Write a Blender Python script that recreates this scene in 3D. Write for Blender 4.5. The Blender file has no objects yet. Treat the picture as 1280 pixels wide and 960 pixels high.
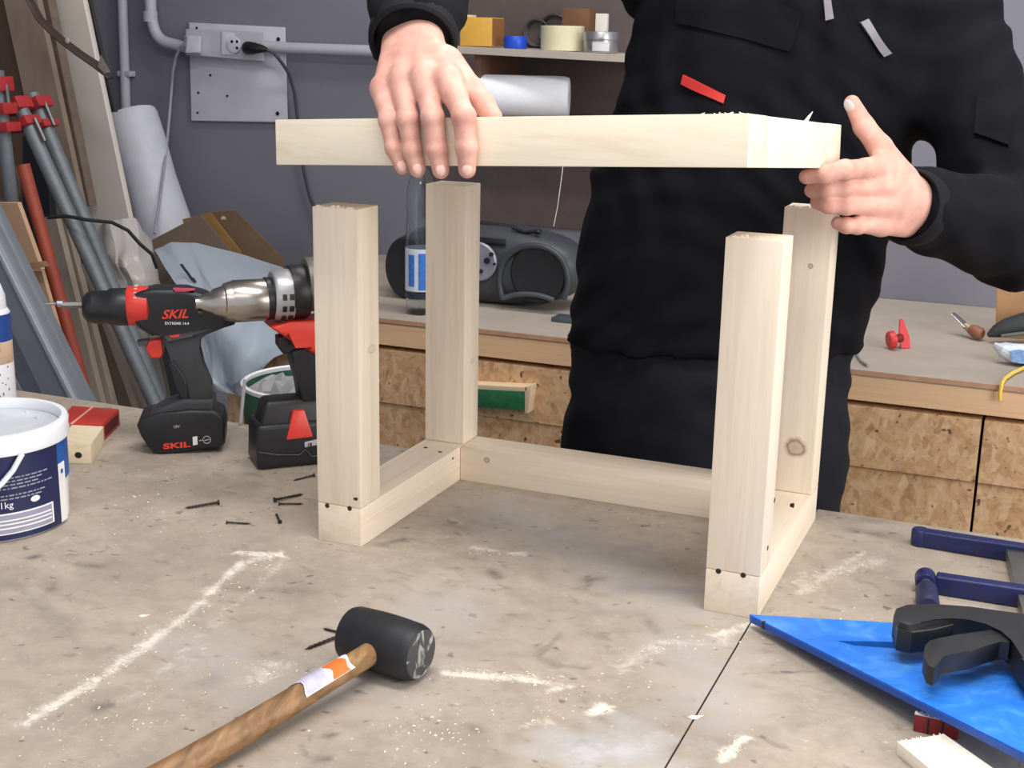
import bpy, bmesh, math, random
import numpy as np
from mathutils import Vector, Matrix
random.seed(7); rng = np.random.default_rng(7)
SC = bpy.context.scene
COL = SC.collection
PI = math.pi

# ------------------------------------------------------------------ camera
CAM = np.array([0.7827, -1.2856, 0.5841])
FPX = 1650.8                      # focal length in pixels of the 1280 wide frame
PITCH, ROLL, YAW = 0.25406, 0.019374, -0.39431
_c, _s = math.cos(YAW), math.sin(YAW)
FW = np.array([_s*math.cos(PITCH), _c*math.cos(PITCH), -math.sin(PITCH)])
_r = np.array([_c, -_s, 0.0]); _u = np.cross(_r, FW)
RX = math.cos(ROLL)*_r + math.sin(ROLL)*_u
UX = -math.sin(ROLL)*_r + math.cos(ROLL)*_u
cam_d = bpy.data.cameras.new('camera'); cam = bpy.data.objects.new('camera', cam_d); COL.objects.link(cam)
cam_d.sensor_width = 36.0; cam_d.lens = FPX/1280*36.0; cam_d.clip_start = 0.02; cam_d.clip_end = 50
M4 = Matrix(((RX[0], UX[0], -FW[0], CAM[0]), (RX[1], UX[1], -FW[1], CAM[1]), (RX[2], UX[2], -FW[2], CAM[2]), (0, 0, 0, 1)))
cam.matrix_world = M4
SC.camera = cam

# ------------------------------------------------------------------ world, lights, exposure
SC.view_settings.view_transform = 'Standard'; SC.view_settings.look = 'None'
SC.view_settings.gamma = 1.0; SC.view_settings.use_curve_mapping = False
SC.view_settings.exposure = 0.0
W = bpy.data.worlds.new('world'); SC.world = W; W.use_nodes = True
W.node_tree.nodes['Background'].inputs[0].default_value = (0.93, 0.96, 1.0, 1)
W.node_tree.nodes['Background'].inputs[1].default_value = 0.80

def area(name, loc, target, sx, sy, power, col):
    d = bpy.data.lights.new(name, 'AREA'); d.shape = 'RECTANGLE'; d.size = sx; d.size_y = sy
    d.energy = power; d.color = col
    o = bpy.data.objects.new(name, d); COL.objects.link(o); o.location = loc
    o.rotation_euler = (Vector(target)-Vector(loc)).to_track_quat('-Z', 'Y').to_euler()
    return o
area('ceiling_and_fill_light', (0.5, -0.40, 1.93), (0.5, -0.40, 0), 1.6, 0.35, 31, (1.0, 0.97, 0.93))
area('ceiling_and_fill_light', (0.3, 1.10, 1.93), (0.3, 1.10, 0), 1.6, 0.3, 22, (1.0, 0.97, 0.93))
area('ceiling_and_fill_light', (0.6, -1.7, 1.93), (0.5, -0.4, 0.3), 1.6, 0.4, 12, (1.0, 0.97, 0.94))  # added fill behind the camera to brighten front faces, no known tube there
area('window_daylight', (2.5, -0.35, 0.85), (0.3, 0.15, 0.1), 1.3, 1.3, 42, (1.0, 0.97, 0.92))

# ------------------------------------------------------------------ photo measurement helpers: pixel -> point on a known plane of the room
def ray(x, y): return FW + RX*(x-640)/FPX - UX*(y-480)/FPX
def pz(x, y, z=0.0):
    d = ray(x, y); return Vector(CAM + d*((z-CAM[2])/d[2]))
def py(x, y, Y):
    d = ray(x, y); return Vector(CAM + d*((Y-CAM[1])/d[1]))
def pd(x, y, D): return Vector(CAM + ray(x, y)*D)
def depth(P): return float((np.array(P)-CAM) @ FW)
class Frame:
    """upright frame standing at a point: u to the right, v up, w away (metres per photo pixel at that distance)"""
    def __init__(s, O, ang=0.0):
        s.O = Vector(O); a = math.atan2(RX[1], RX[0]) + ang
        s.X = Vector((math.cos(a), math.sin(a), 0)); s.Y = Vector((-math.sin(a), math.cos(a), 0)); s.Z = Vector((0, 0, 1))
        s.k = depth(O)/FPX; s.c = math.cos(ang)
    def P(s, u, v, w=0.0): return s.O + s.X*(u*s.k/s.c) + s.Z*(v*s.k*1.033) + s.Y*w
    def M(s, u=0, v=0, w=0):
        o = s.P(u, v, w)
        return Matrix(((s.X.x, s.Y.x, 0, o.x), (s.X.y, s.Y.y, 0, o.y), (0, 0, 1, o.z), (0, 0, 0, 1)))

# ------------------------------------------------------------------ materials
def lin(c):
    r = []
    for v in c[:3]:
        v = v/255.0
        r.append(v/12.92 if v <= 0.04045 else ((v+0.055)/1.055)**2.4)
    return (r[0], r[1], r[2], 1.0)
class NT:
    def __init__(s, name):
        s.m = bpy.data.materials.new(name); s.m.use_nodes = True; s.t = s.m.node_tree
        s.b = s.t.nodes['Principled BSDF']
        s.co = s.n('ShaderNodeTexCoord').outputs['Object']
    def n(s, typ, **kw):
        n = s.t.nodes.new(typ)
        for k, v in kw.items(): setattr(n, k, v)
        return n
    def l(s, a, b): s.t.links.new(a, b)
    def mapping(s, scale, rot=(0, 0, 0), loc=(0, 0, 0), src=None):
        src = src or s.co
        if any(rot):                       # turn first, then stretch
            q = s.n('ShaderNodeMapping'); q.inputs['Rotation'].default_value = rot; s.l(src, q.inputs['Vector']); src = q.outputs[0]
        n = s.n('ShaderNodeMapping'); n.inputs['Scale'].default_value = scale
        n.inputs['Location'].default_value = loc; s.l(src, n.inputs['Vector']); return n.outputs[0]
    def noise(s, vec, scale, detail=4, rough=0.55, dist=0.0):
        n = s.n('ShaderNodeTexNoise'); n.inputs['Scale'].default_value = scale; n.inputs['Detail'].default_value = detail
        n.inputs['Roughness'].default_value = rough; n.inputs['Distortion'].default_value = dist
        s.l(vec, n.inputs['Vector']); return n.outputs['Fac']
    def ramp(s, fac, stops):
        n = s.n('ShaderNodeValToRGB'); e = n.color_ramp.elements
        while len(e) < len(stops): e.new(0.5)
        for i, (p, c) in enumerate(stops): e[i].position = p; e[i].color = c
        s.l(fac, n.inputs[0]); return n.outputs['Color']
    def mix(s, fac, a, b, mode='MIX'):
        n = s.n('ShaderNodeMix', data_type='RGBA', blend_type=mode)
        for k, v in (('Factor', fac), ('A', a), ('B', b)):
            i = [q for q in n.inputs if q.name == k and (q.type == 'RGBA' or (k == 'Factor' and q.type == 'VALUE'))][0]
            if hasattr(v, 'is_linked') or hasattr(v, 'node'): s.l(v, i)
            else: i.default_value = v
        return [o for o in n.outputs if o.type == 'RGBA'][0]
    def math(s, op, a, b=None, clamp=False):
        n = s.n('ShaderNodeMath', operation=op); n.use_clamp = clamp
        for i, v in enumerate((a, b)):
            if v is None: continue
            if hasattr(v, 'node'): s.l(v, n.inputs[i])
            else: n.inputs[i].default_value = v
        return n.outputs[0]
    def base(s, v):
        if hasattr(v, 'node'): s.l(v, s.b.inputs['Base Color'])
        else: s.b.inputs['Base Color'].default_value = v
    def rough(s, v):
        if hasattr(v, 'node'): s.l(v, s.b.inputs['Roughness'])
        else: s.b.inputs['Roughness'].default_value = v
    def bump(s, h, strength=0.3, dist=0.002):
        n = s.n('ShaderNodeBump'); n.inputs['Strength'].default_value = strength; n.inputs['Distance'].default_value = dist
        s.l(h, n.inputs['Height']); s.l(n.outputs[0], s.b.inputs['Normal'])
MATS = {}
def mat(name, col, rough=0.5, metal=0.0, var=0.12, scale=30, bump=0.0, spec=0.5, trans=0.0, sss=0.0, stretch=(1, 1, 1)):
    if name in MATS: return MATS[name]
    t = NT(name); c = lin(col)
    v = t.mapping(stretch); f = t.noise(v, scale, 5)
    d = tuple(x*(1-var) for x in c[:3])+(1,); h = tuple(min(1, x*(1+var)) for x in c[:3])+(1,)
    t.base(t.ramp(f, [(0.3, d), (0.7, h)])); t.rough(rough)
    t.b.inputs['Metallic'].default_value = metal; t.b.inputs['Specular IOR Level'].default_value = spec
    t.b.inputs['Transmission Weight'].default_value = trans
    if sss:
        t.b.inputs['Subsurface Weight'].default_value = sss; t.b.inputs['Subsurface Radius'].default_value = (0.012, 0.004, 0.002)
        t.b.inputs['Subsurface Scale'].default_value = 0.6
    if bump: t.bump(f, bump, 0.002)
    MATS[name] = t.m; return t.m
def spl(pts, n=6):
    """smooth curve through points"""
    P = [Vector(p) for p in pts]; P = [P[0]*2-P[1]]+P+[P[-1]*2-P[-2]]; out = []
    for i in range(1, len(P)-2):
        for k in range(n):
            t = k/n; a, b, c, d = P[i-1:i+3]; out.append(.5*((2*b)+(c-a)*t+(2*a-5*b+4*c-d)*t*t+(3*b-a-3*c+d)*t**3))
    return out+[P[-2]]
def pine(name, axis=2, c0=(228, 211, 190), c1=(239, 225, 207), knots=(), scale=1.0, faint=0.6):
    """planed softwood: grain stretched along an axis, optional knots (x, y, z, radius) in object coordinates"""
    t = NT(name); sc = [38*scale]*3; sc[axis] = 1.6*scale
    v = t.mapping(tuple(sc)); f = t.noise(v, 1.6, 6, 0.6, 1.2)
    fine = t.noise(t.mapping(tuple(5*x for x in sc)), 2.0, 3)
    c = t.ramp(f, [(0.3, lin(c0)), (0.55, lin(c1)), (0.75, lin(tuple(0.5*(a+b) for a, b in zip(c0, c1))))])
    c = t.mix(t.math('MULTIPLY', fine, 0.13), c, lin((204, 178, 144)))
    for (x, y, z, r) in knots:
        n = t.n('ShaderNodeVectorMath', operation='SUBTRACT'); t.l(t.co, n.inputs[0]); n.inputs[1].default_value = (x, y, z)
        q = t.mapping(tuple((0.55 if i == 1 else 1.0) if axis == 2 else 1.0 for i in range(3)), src=n.outputs[0])
        ln = t.n('ShaderNodeVectorMath', operation='LENGTH'); t.l(q, ln.inputs[0])
        dd = t.math('DIVIDE', ln.outputs['Value'], r)
        w = t.math('ADD', dd, t.math('MULTIPLY', t.math('SUBTRACT', t.noise(t.co, 90, 3), 0.5), 0.5))
        k = t.ramp(w, [(0.0, (0.55, 0.55, 0.55, 1)), (0.45, (0.45, 0.45, 0.45, 1)), (0.62, (0.95, 0.95, 0.95, 1)), (0.8, (0.35, 0.35, 0.35, 1)), (1.0, (0, 0, 0, 1))])
        c = t.mix(t.math('MULTIPLY', k, faint), c, lin((122, 88, 52)))
    t.base(c); t.rough(0.55); t.bump(f, 0.12, 0.001)
    t.b.inputs['Specular IOR Level'].default_value = 0.3
    MATS[name] = t.m; return t.m
def osb(name):
    t = NT(name)
    nz = t.n('ShaderNodeTexNoise'); nz.inputs['Scale'].default_value = 7; t.l(t.co, nz.inputs['Vector'])
    off = t.n('ShaderNodeVectorMath', operation='MULTIPLY_ADD'); t.l(nz.outputs['Color'], off.inputs[0])
    off.inputs[1].default_value = (0.05, 0.05, 0.05); t.l(t.co, off.inputs[2])
    cols = []
    for i, (rot, sc) in enumerate((((0, 0.5, 0), (34, 34, 84)), ((0, -0.8, 0), (40, 40, 92)), ((0, 1.4, 0), (38, 38, 88)))):
        v = t.mapping(sc, rot, (i*3.1, i, i*1.7), src=off.outputs[0])
        n = t.n('ShaderNodeTexVoronoi'); n.inputs['Scale'].default_value = 1.0; t.l(v, n.inputs['Vector'])
        sep = t.n('ShaderNodeSeparateColor'); t.l(n.outputs['Color'], sep.inputs[0])
        cols.append((sep.outputs[0], sep.outputs[1]))
    r1 = t.ramp(cols[0][0], [(0.0, lin((198, 152, 110))), (0.35, lin((216, 172, 128))), (0.7, lin((228, 188, 146))), (1.0, lin((190, 144, 102)))])
    r2 = t.ramp(cols[1][0], [(0.0, lin((234, 200, 158))), (0.5, lin((212, 168, 124))), (1.0, lin((180, 134, 94)))])
    r3 = t.ramp(cols[2][0], [(0.0, lin((220, 180, 136))), (0.7, lin((238, 208, 170))), (1.0, lin((164, 120, 84)))])
    c = t.mix(t.math('GREATER_THAN', cols[1][1], 0.55), r1, r2)
    c = t.mix(t.math('GREATER_THAN', cols[2][1], 0.62), c, r3)
    g = t.noise(t.mapping((120, 120, 20), (0, 0.6, 0)), 1.0, 4)
    c = t.mix(t.math('MULTIPLY', g, 0.3), c, lin((160, 118, 80))); c = t.mix(0.42, c, t.ramp(t.noise(t.co, 26, 5, .7, 1.5), [(.35, lin((176, 130, 90))), (.5, lin((218, 176, 134))), (.68, lin((236, 202, 164)))]))
    dk = t.noise(t.co, 55, 2); c = t.mix(t.ramp(dk, [(0.66, (0, 0, 0, 1)), (0.72, (1, 1, 1, 1))]), c, lin((112, 76, 46)))
    t.base(c); t.rough(0.6); t.bump(cols[0][0], 0.25, 0.001)
    MATS[name] = t.m; return t.m

# ------------------------------------------------------------------ mesh helpers
ORG = {}
class B:
    def __init__(s): s.bm = bmesh.new()
    def _bev(s, geom, bevel, seg=2):
        if bevel > 0:
            ed = list({e for f in geom for e in f.edges})
            bmesh.ops.bevel(s.bm, geom=ed, offset=bevel, segments=seg, affect='EDGES', profile=0.6, clamp_overlap=True)
    def hexa(s, p, bevel=0.0, seg=2):
        """eight points: bottom four then top four, both in the same turning order"""
        v = [s.bm.verts.new(q) for q in p]
        fs = [s.bm.faces.new([v[i] for i in f]) for f in ((3, 2, 1, 0), (4, 5, 6, 7), (0, 1, 5, 4), (1, 2, 6, 5), (2, 3, 7, 6), (3, 0, 4, 7))]
        s._bev(fs, bevel, seg); return s
    def box(s, lo, hi, M=None, bevel=0.0, seg=2):
        x0, y0, z0 = lo; x1, y1, z1 = hi
        p = [Vector(q) for q in ((x0, y0, z0), (x1, y0, z0), (x1, y1, z0), (x0, y1, z0), (x0, y0, z1), (x1, y0, z1), (x1, y1, z1), (x0, y1, z1))]
        if M is not None: p = [M @ q for q in p]
        return s.hexa(p, bevel, seg)
    def prism(s, pts, h, M=None, bevel=0.0, seg=2):
        """outline pts (x, z) in the frame M extruded along its y from 0 to h"""
        M = M or Matrix()
        a = [s.bm.verts.new(M @ Vector((x, 0, z))) for x, z in pts]
        b = [s.bm.verts.new(M @ Vector((x, h, z))) for x, z in pts]
        fs = [s.bm.faces.new(a), s.bm.faces.new(b[::-1])]
        n = len(pts)
        for i in range(n): fs.append(s.bm.faces.new([a[i], b[i], b[(i+1) % n], a[(i+1) % n]]))
        s._bev(fs[:2], bevel, seg); return s
    def slab(s, top, t):
        """convex or concave polygon of world points, thickened by vector t"""
        a = [s.bm.verts.new(p) for p in top]; b = [s.bm.verts.new(Vector(p)+Vector(t)) for p in top]
        s.bm.faces.new(a); s.bm.faces.new(b[::-1]); n = len(top)
        for i in range(n): s.bm.faces.new([a[i], b[i], b[(i+1) % n], a[(i+1) % n]])
        return s
    def tube(s, pts, r, seg=12, caps=True, flat=1.0):
        pts = [Vector(p) for p in pts]; n = len(pts)
        rs = r if isinstance(r, (list, tuple)) else [r]*n
        T = []
        for i in range(n):
            d = pts[min(i+1, n-1)]-pts[max(i-1, 0)]; T.append(d.normalized() if d.length > 1e-9 else Vector((0, 0, 1)))
        up = Vector((0, 0, 1)) if abs(T[0].z) < 0.9 else Vector((0, 1, 0))
        nx = T[0].cross(up).normalized(); rings = []
        for i in range(n):
            nx = (nx - T[i]*nx.dot(T[i])).normalized(); ny = T[i].cross(nx)
            rings.append([s.bm.verts.new(pts[i]+(nx*math.cos(2*PI*k/seg)+ny*math.sin(2*PI*k/seg)*flat)*rs[i]) for k in range(seg)])
        for i in range(n-1):
            for k in range(seg):
                s.bm.faces.new([rings[i][k], rings[i][(k+1) % seg], rings[i+1][(k+1) % seg], rings[i+1][k]])
        if caps: s.bm.faces.new(rings[0][::-1]); s.bm.faces.new(rings[-1])
        return s
    def lathe(s, prof, M=None, seg=32, closed=False, a0=0.0, a1=2*PI):
        """profile (radius, height) turned about the z axis of M"""
        M = M or Matrix(); full = abs(a1-a0-2*PI) < 1e-6; N = seg if full else seg+1
        rings = []
        for (r, h) in prof:
            if r < 1e-6: rings.append([s.bm.verts.new(M @ Vector((0, 0, h)))])
            else: rings.append([s.bm.verts.new(M @ Vector((r*math.cos(a0+(a1-a0)*k/seg), r*math.sin(a0+(a1-a0)*k/seg), h))) for k in range(N)])
        pairs = list(zip(rings[:-1], rings[1:])) + ([(rings[-1], rings[0])] if closed else [])
        for A, Bq in pairs:
            for k in range(seg):
                j = (k+1) % N
                if len(A) == 1 and len(Bq) == 1: continue
                if len(A) == 1: s.bm.faces.new([A[0], Bq[j], Bq[k]])
                elif len(Bq) == 1: s.bm.faces.new([A[k], A[j], Bq[0]])
                else: s.bm.faces.new([A[k], A[j], Bq[j], Bq[k]])
        return s
    def ell(s, c, r, M=None, seg=20, rings=12):
        M = M or Matrix(); c = Vector(c)
        pr = [(math.sin(PI*i/rings), -math.cos(PI*i/rings)) for i in range(rings+1)]
        R = []
        for (q, h) in pr:
            if q < 1e-6: R.append([s.bm.verts.new(M @ (c+Vector((0, 0, h*r[2]))))])
            else: R.append([s.bm.verts.new(M @ (c+Vector((q*r[0]*math.cos(2*PI*k/seg), q*r[1]*math.sin(2*PI*k/seg), h*r[2])))) for k in range(seg)])
        for A, Bq in zip(R[:-1], R[1:]):
            for k in range(seg):
                j = (k+1) % seg
                if len(A) == 1: s.bm.faces.new([A[0], Bq[j], Bq[k]])
                elif len(Bq) == 1: s.bm.faces.new([A[k], A[j], Bq[0]])
                else: s.bm.faces.new([A[k], A[j], Bq[j], Bq[k]])
        return s
    def raw(s, V, F):
        v = [s.bm.verts.new(p) for p in V]
        for f in F:
            try: s.bm.faces.new([v[i] for i in f])
            except ValueError: pass
        return s
    def build(s, name, material, root=None, smooth=True, ang=38):
        me = bpy.data.meshes.new(name)
        bmesh.ops.recalc_face_normals(s.bm, faces=s.bm.faces)
        org = ORG.get(root.name, Vector((0, 0, 0))) if root else Vector((0, 0, 0))
        if org.length: bmesh.ops.translate(s.bm, verts=s.bm.verts, vec=-org)
        s.bm.to_mesh(me); s.bm.free()
        o = bpy.data.objects.new(name, me); COL.objects.link(o)
        if material: me.materials.append(material)
        if smooth and len(me.polygons):
            me.polygons.foreach_set('use_smooth', [True]*len(me.polygons)); me.set_sharp_from_angle(angle=math.radians(ang))
        if root: o.parent = root; ORG[o.name] = org
        return o
def thing(name, label, cat, loc, group=None):
    o = bpy.data.objects.new(name, None); COL.objects.link(o); o.location = loc; o.empty_display_size = 0.05
    o['label'] = label; o['category'] = cat
    if group: o['group'] = group
    ORG[o.name] = Vector(loc); return o
def single(bld, name, material, label, cat, loc, group=None, **kw):
    """a thing that is one mesh: origin at its base"""
    loc = Vector(loc); bmesh.ops.translate(bld.bm, verts=bld.bm.verts, vec=-loc)
    o = bld.build(name, material, **kw); o.location = loc; o['label'] = label; o['category'] = cat
    if group: o['group'] = group
    return o
def struct(bld, name, material, **kw):
    o = bld.build(name, material, **kw); o['kind'] = 'structure'; return o
def axisM(o, d, roll=0.0):
    """frame at o whose z runs along d"""
    q = Vector(d).normalized().to_track_quat('Z', 'Y'); m = q.to_matrix().to_4x4() @ Matrix.Rotation(roll, 4, 'Z'); m.translation = Vector(o); return m
def text(txt, size, M, material, root, name='lettering', ext=0.0003, shear=0.0, align='LEFT', wrap=None, bold=0.0, sx=1.0):
    """flat lettering; M maps (x right, y up, z out); wrap = function on points"""
    cu = bpy.data.curves.new(name, 'FONT'); cu.body = txt; cu.size = size; cu.extrude = ext; cu.shear = shear; cu.align_x = align
    cu.offset = bold*size; cu.resolution_u = 3
    tmp = bpy.data.objects.new('tmp', cu); COL.objects.link(tmp)
    dg = bpy.context.evaluated_depsgraph_get(); me = bpy.data.meshes.new_from_object(tmp.evaluated_get(dg))
    bpy.data.objects.remove(tmp); bpy.data.curves.remove(cu)
    org = ORG.get(root.name, Vector((0, 0, 0)))
    for v in me.vertices:
        p = Vector((v.co.x*sx, v.co.y, v.co.z)); p = wrap(p) if wrap else M @ p
        v.co = p - org
    me.materials.clear(); me.materials.append(material)
    me.name = name; o = bpy.data.objects.new(name, me); COL.objects.link(o); o.parent = root; ORG[o.name] = org
    return o
# signed-distance helpers for organic shapes (numpy)
def npv(p): return np.array(p, dtype=np.float32)
def cone(P, a, b, ra, rb):
    a, b = npv(a), npv(b); ab = b-a; t = np.clip(((P-a) @ ab)/max(float(ab @ ab), 1e-12), 0, 1)
    return np.linalg.norm(P-a-t[:, None]*ab, axis=1) - (ra+(rb-ra)*t)
def smin(a, b, k):
    h = np.clip(0.5+0.5*(b-a)/k, 0, 1); return b*(1-h)+a*h - k*h*(1-h)
def surface_nets(fn, lo, hi, h):
    lo = np.array(lo, float); n = [int(math.ceil((hi[i]-lo[i])/h))+1 for i in range(3)]
    ax = [lo[i]+h*np.arange(n[i]) for i in range(3)]
    F = np.empty(n, np.float32)
    for i0 in range(0, n[0], 16):
        i1 = min(n[0], i0+16)
        G = np.stack(np.meshgrid(ax[0][i0:i1], ax[1], ax[2], indexing='ij'), -1).reshape(-1, 3).astype(np.float32)
        F[i0:i1] = fn(G).reshape(i1-i0, n[1], n[2])
    S = F < 0
    corner = [(i, j, k) for i in (0, 1) for j in (0, 1) for k in (0, 1)]
    m = [q-1 for q in n]
    sl = lambda A, c: A[c[0]:c[0]+m[0], c[1]:c[1]+m[1], c[2]:c[2]+m[2]]
    cnt = sum(sl(S, c).astype(np.int8) for c in corner); act = (cnt > 0) & (cnt < 8)
    idx = -np.ones(m, np.int64); I = np.argwhere(act); idx[act] = np.arange(len(I))
    acc = np.zeros((len(I), 3)); num = np.zeros(len(I))
    for a in range(8):
        for b in range(a+1, 8):
            ca, cb = np.array(corner[a]), np.array(corner[b])
            if abs(ca-cb).sum() != 1: continue
            fa = F[tuple((I+ca).T)]; fb = F[tuple((I+cb).T)]; x = (fa < 0) != (fb < 0)
            t = np.where(x, fa/np.where(fa == fb, 1, fa-fb), 0)
            acc += np.where(x[:, None], ca+(cb-ca)*t[:, None], 0); num += x
    V = lo + h*(I + acc/num[:, None]); Q = []
    for d in range(3):
        e = [0, 0, 0]; e[d] = 1; u, w = (d+1) % 3, (d+2) % 3
        A = S[:n[0]-e[0], :n[1]-e[1], :n[2]-e[2]]; Bs = S[e[0]:, e[1]:, e[2]:]
        K = np.argwhere(A != Bs); K = K[(K[:, u] > 0) & (K[:, w] > 0) & (K[:, u] < m[u]) & (K[:, w] < m[w])]
        eu = np.eye(3, dtype=int)[u]; ew = np.eye(3, dtype=int)[w]
        q = np.stack([idx[tuple((K-eu-ew).T)], idx[tuple((K-ew).T)], idx[tuple(K.T)], idx[tuple((K-eu).T)]], 1)
        fl = S[tuple(K.T)]; q[~fl] = q[~fl][:, ::-1]; Q.append(q)
    return V, np.concatenate(Q)
def mesh_obj(name, V, Q, material, root=None, loc=None):
    org = ORG.get(root.name, Vector((0, 0, 0))) if root else Vector(loc or (0, 0, 0))
    me = bpy.data.meshes.new(name); V = np.asarray(V) - np.array(org); Q = np.asarray(Q)
    me.vertices.add(len(V)); me.vertices.foreach_set('co', V.astype(np.float32).ravel())
    k = Q.shape[1]; me.loops.add(len(Q)*k); me.polygons.add(len(Q))
    me.loops.foreach_set('vertex_index', Q.astype(np.int32).ravel())
    me.polygons.foreach_set('loop_start', np.arange(0, len(Q)*k, k, dtype=np.int32))
    me.polygons.foreach_set('use_smooth', np.ones(len(Q), bool)); me.update(calc_edges=True); me.validate()
    me.materials.append(material)
    o = bpy.data.objects.new(name, me); COL.objects.link(o)
    if root: o.parent = root; ORG[o.name] = org
    else: o.location = org
    return o
# ================================================================== SETTING
m_wall = mat('painted_wall', (126, 126, 137), 0.75, var=0.05, scale=3, bump=0.05)
m_floor = mat('concrete_floor', (120, 116, 112), 0.8, var=0.15, scale=6)
m_ceil = mat('ceiling_paint', (205, 205, 205), 0.9, var=0.03)
ZF = -0.80; XL, XR, YB, YF, ZC = -1.95, 2.7, 1.96, -2.6, 2.0
struct(B().box((XL-.1, YF, ZF-.1), (XR+.1, YB+.1, ZF)), 'floor', m_floor, smooth=False)
struct(B().box((XL-.1, YB, ZF), (XR+.1, YB+.1, ZC)), 'wall_back', m_wall, smooth=False)
struct(B().box((XL-.1, YF, ZF), (XL, YB, ZC)), 'wall_left', m_wall, smooth=False)
struct(B().box((XL-.1, YF, ZC), (XR+.1, YB+.1, ZC+.1)), 'ceiling', m_ceil, smooth=False)

# ================================================================== WORKBENCH (near)
def table_material():
    t = NT('worn_bench_top')
    n1 = t.noise(t.co, 7, 6, 0.6, 0.4); n2 = t.noise(t.mapping((1, 1, 1), loc=(3, 7, 0)), 38, 5, 0.65, 0.3)
    n3 = t.noise(t.co, 190, 3, 0.6)
    c = t.ramp(n1, [(0.25, lin((154, 143, 132))), (0.5, lin((174, 162, 148))), (0.75, lin((186, 173, 158)))])
    c = t.mix(t.ramp(n2, [(0.46, (0, 0, 0, 1)), (0.62, (0.42, 0.42, 0.42, 1))]), c, lin((150, 139, 128)))
    c = t.mix(t.ramp(n2, [(0.28, (0.4, 0.4, 0.4, 1)), (0.44, (0, 0, 0, 1))]), c, lin((192, 185, 178)))
    # elongated dark scuffs
    n4 = t.noise(t.mapping((1.0, 1.5, 1), (0, 0, 0.3)), 30, 3, 0.5, 0.4)
    c = t.mix(t.ramp(n4, [(0.63, (0, 0, 0, 1)), (0.72, (0.6, 0.6, 0.6, 1))]), c, lin((134, 122, 114)))
    n5 = t.noise(t.mapping((1, 1.4, 1), (0, 0, -.4), (5, 1, 0)), 62, 2, 0.4, 0.3)
    c = t.mix(t.ramp(n5, [(0.70, (0, 0, 0, 1)), (0.755, (0.75, 0.75, 0.75, 1))]), c, lin((104, 92, 84)))
    n6 = t.noise(t.mapping((1, 1, 1), loc=(2, 8, 0)), 130, 3, 0.6, 0.5)
    c = t.mix(t.ramp(n6, [(0.66, (0, 0, 0, 1)), (0.74, (0.7, 0.7, 0.7, 1))]), c, lin((222, 214, 202)))
    st = t.n('ShaderNodeAttribute', attribute_name='stain_shade').outputs['Fac']
    s2 = t.math('MULTIPLY', st, t.ramp(n2, [(0.25, (0.3, 0.3, 0.3, 1)), (0.6, (1, 1, 1, 1))]))
    c = t.mix(s2, c, lin((98, 92, 92)))
    bl = t.n('ShaderNodeAttribute', attribute_name='chalk').outputs['Fac']
    c = t.mix(t.math('MULTIPLY', bl, t.ramp(n2, [(0.3, (0.15, 0.15, 0.15, 1)), (0.6, (1, 1, 1, 1))])), c, lin((206, 206, 212)))
    du = t.n('ShaderNodeAttribute', attribute_name='dust').outputs['Fac']
    nd = t.noise(t.mapping((1, 1, 1), loc=(9, 2, 0)), 48, 7, 0.82, 1.2)
    q = t.math('ADD', du, t.math('MULTIPLY', t.math('SUBTRACT', nd, 0.52), 4.2))
    w = t.ramp(t.math('MULTIPLY', q, du), [(0.10, (0, 0, 0, 1)), (0.75, (0.9, 0.9, 0.9, 1))])
    c = t.mix(w, c, lin((236, 229, 216)))
    c = t.mix(t.math('MULTIPLY', n3, 0.14), c, lin((120, 108, 98)))
    t.base(c); t.rough(t.ramp(n1, [(0.3, (0.42, 0.42, 0.42, 1)), (0.7, (0.6, 0.6, 0.6, 1))]))
    t.bump(n2, 0.12, 0.001); t.b.inputs['Specular IOR Level'].default_value = 0.35
    return t.m
m_table = table_material()
def seg_field(P, pts, w):
    d = np.full(len(P), 9.0)
    for a, b in zip(pts[:-1], pts[1:]):
        a, b = np.array(a), np.array(b); ab = b-a; t = np.clip(((P-a) @ ab)/max(ab @ ab, 1e-9), 0, 1)
        d = np.minimum(d, np.linalg.norm(P-a-t[:, None]*ab, axis=1))
    j = np.sin(P[:, 0]*61+3*np.sin(P[:, 1]*47))*np.sin(P[:, 1]*83+2*np.sin(P[:, 0]*29))
    return np.clip(1.15-d/(w*(1.25+.7*j)), 0, 1)
def flat(pts): return [np.array(pz(x, y))[:2] for x, y in pts]
DUST = [([(352, 692), (300, 705), (230, 772), (140, 838), (30, 905)], .011, .85), ([(356, 697), (320, 735), (270, 775), (180, 860)], .012, .5),
        ([(356, 695), (300, 690)], .010, .9), ([(275, 770), (225, 830), (130, 890)], .03, .34), ([(558, 843), (640, 846), (705, 858)], .009, .95),
        ([(560, 838), (640, 842), (705, 850)], .02, .4), ([(690, 862), (712, 858)], .010, .8), ([(740, 892), (760, 884)], .010, 1.0),
        ([(905, 800), (830, 803), (780, 835)], .016, .55), ([(890, 795), (938, 780)], .010, .8), ([(905, 950), (930, 922)], .009, 1.0),
        ([(985, 728), (1090, 703)], .028, .5), ([(1000, 740), (1080, 690)], .012, .6), ([(592, 684), (655, 694)], .010, .7),
        ([(318, 850), (350, 832)], .022, .6), ([(70, 905), (160, 940)], .04, .3), ([(520, 905), (575, 880)], .028, .36),
        ([(480, 935), (500, 950)], .03, .3), ([(660, 905), (690, 900)], .012, .6), ([(1040, 712), (1100, 690)], .02, .4), ([(150, 600), (215, 590)], .03, .3),
        ([(180, 655), (205, 640)], .02, .35), ([(870, 930), (1010, 850)], .05, .22), ([(85, 672), (60, 690)], .012, .4)]
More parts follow.
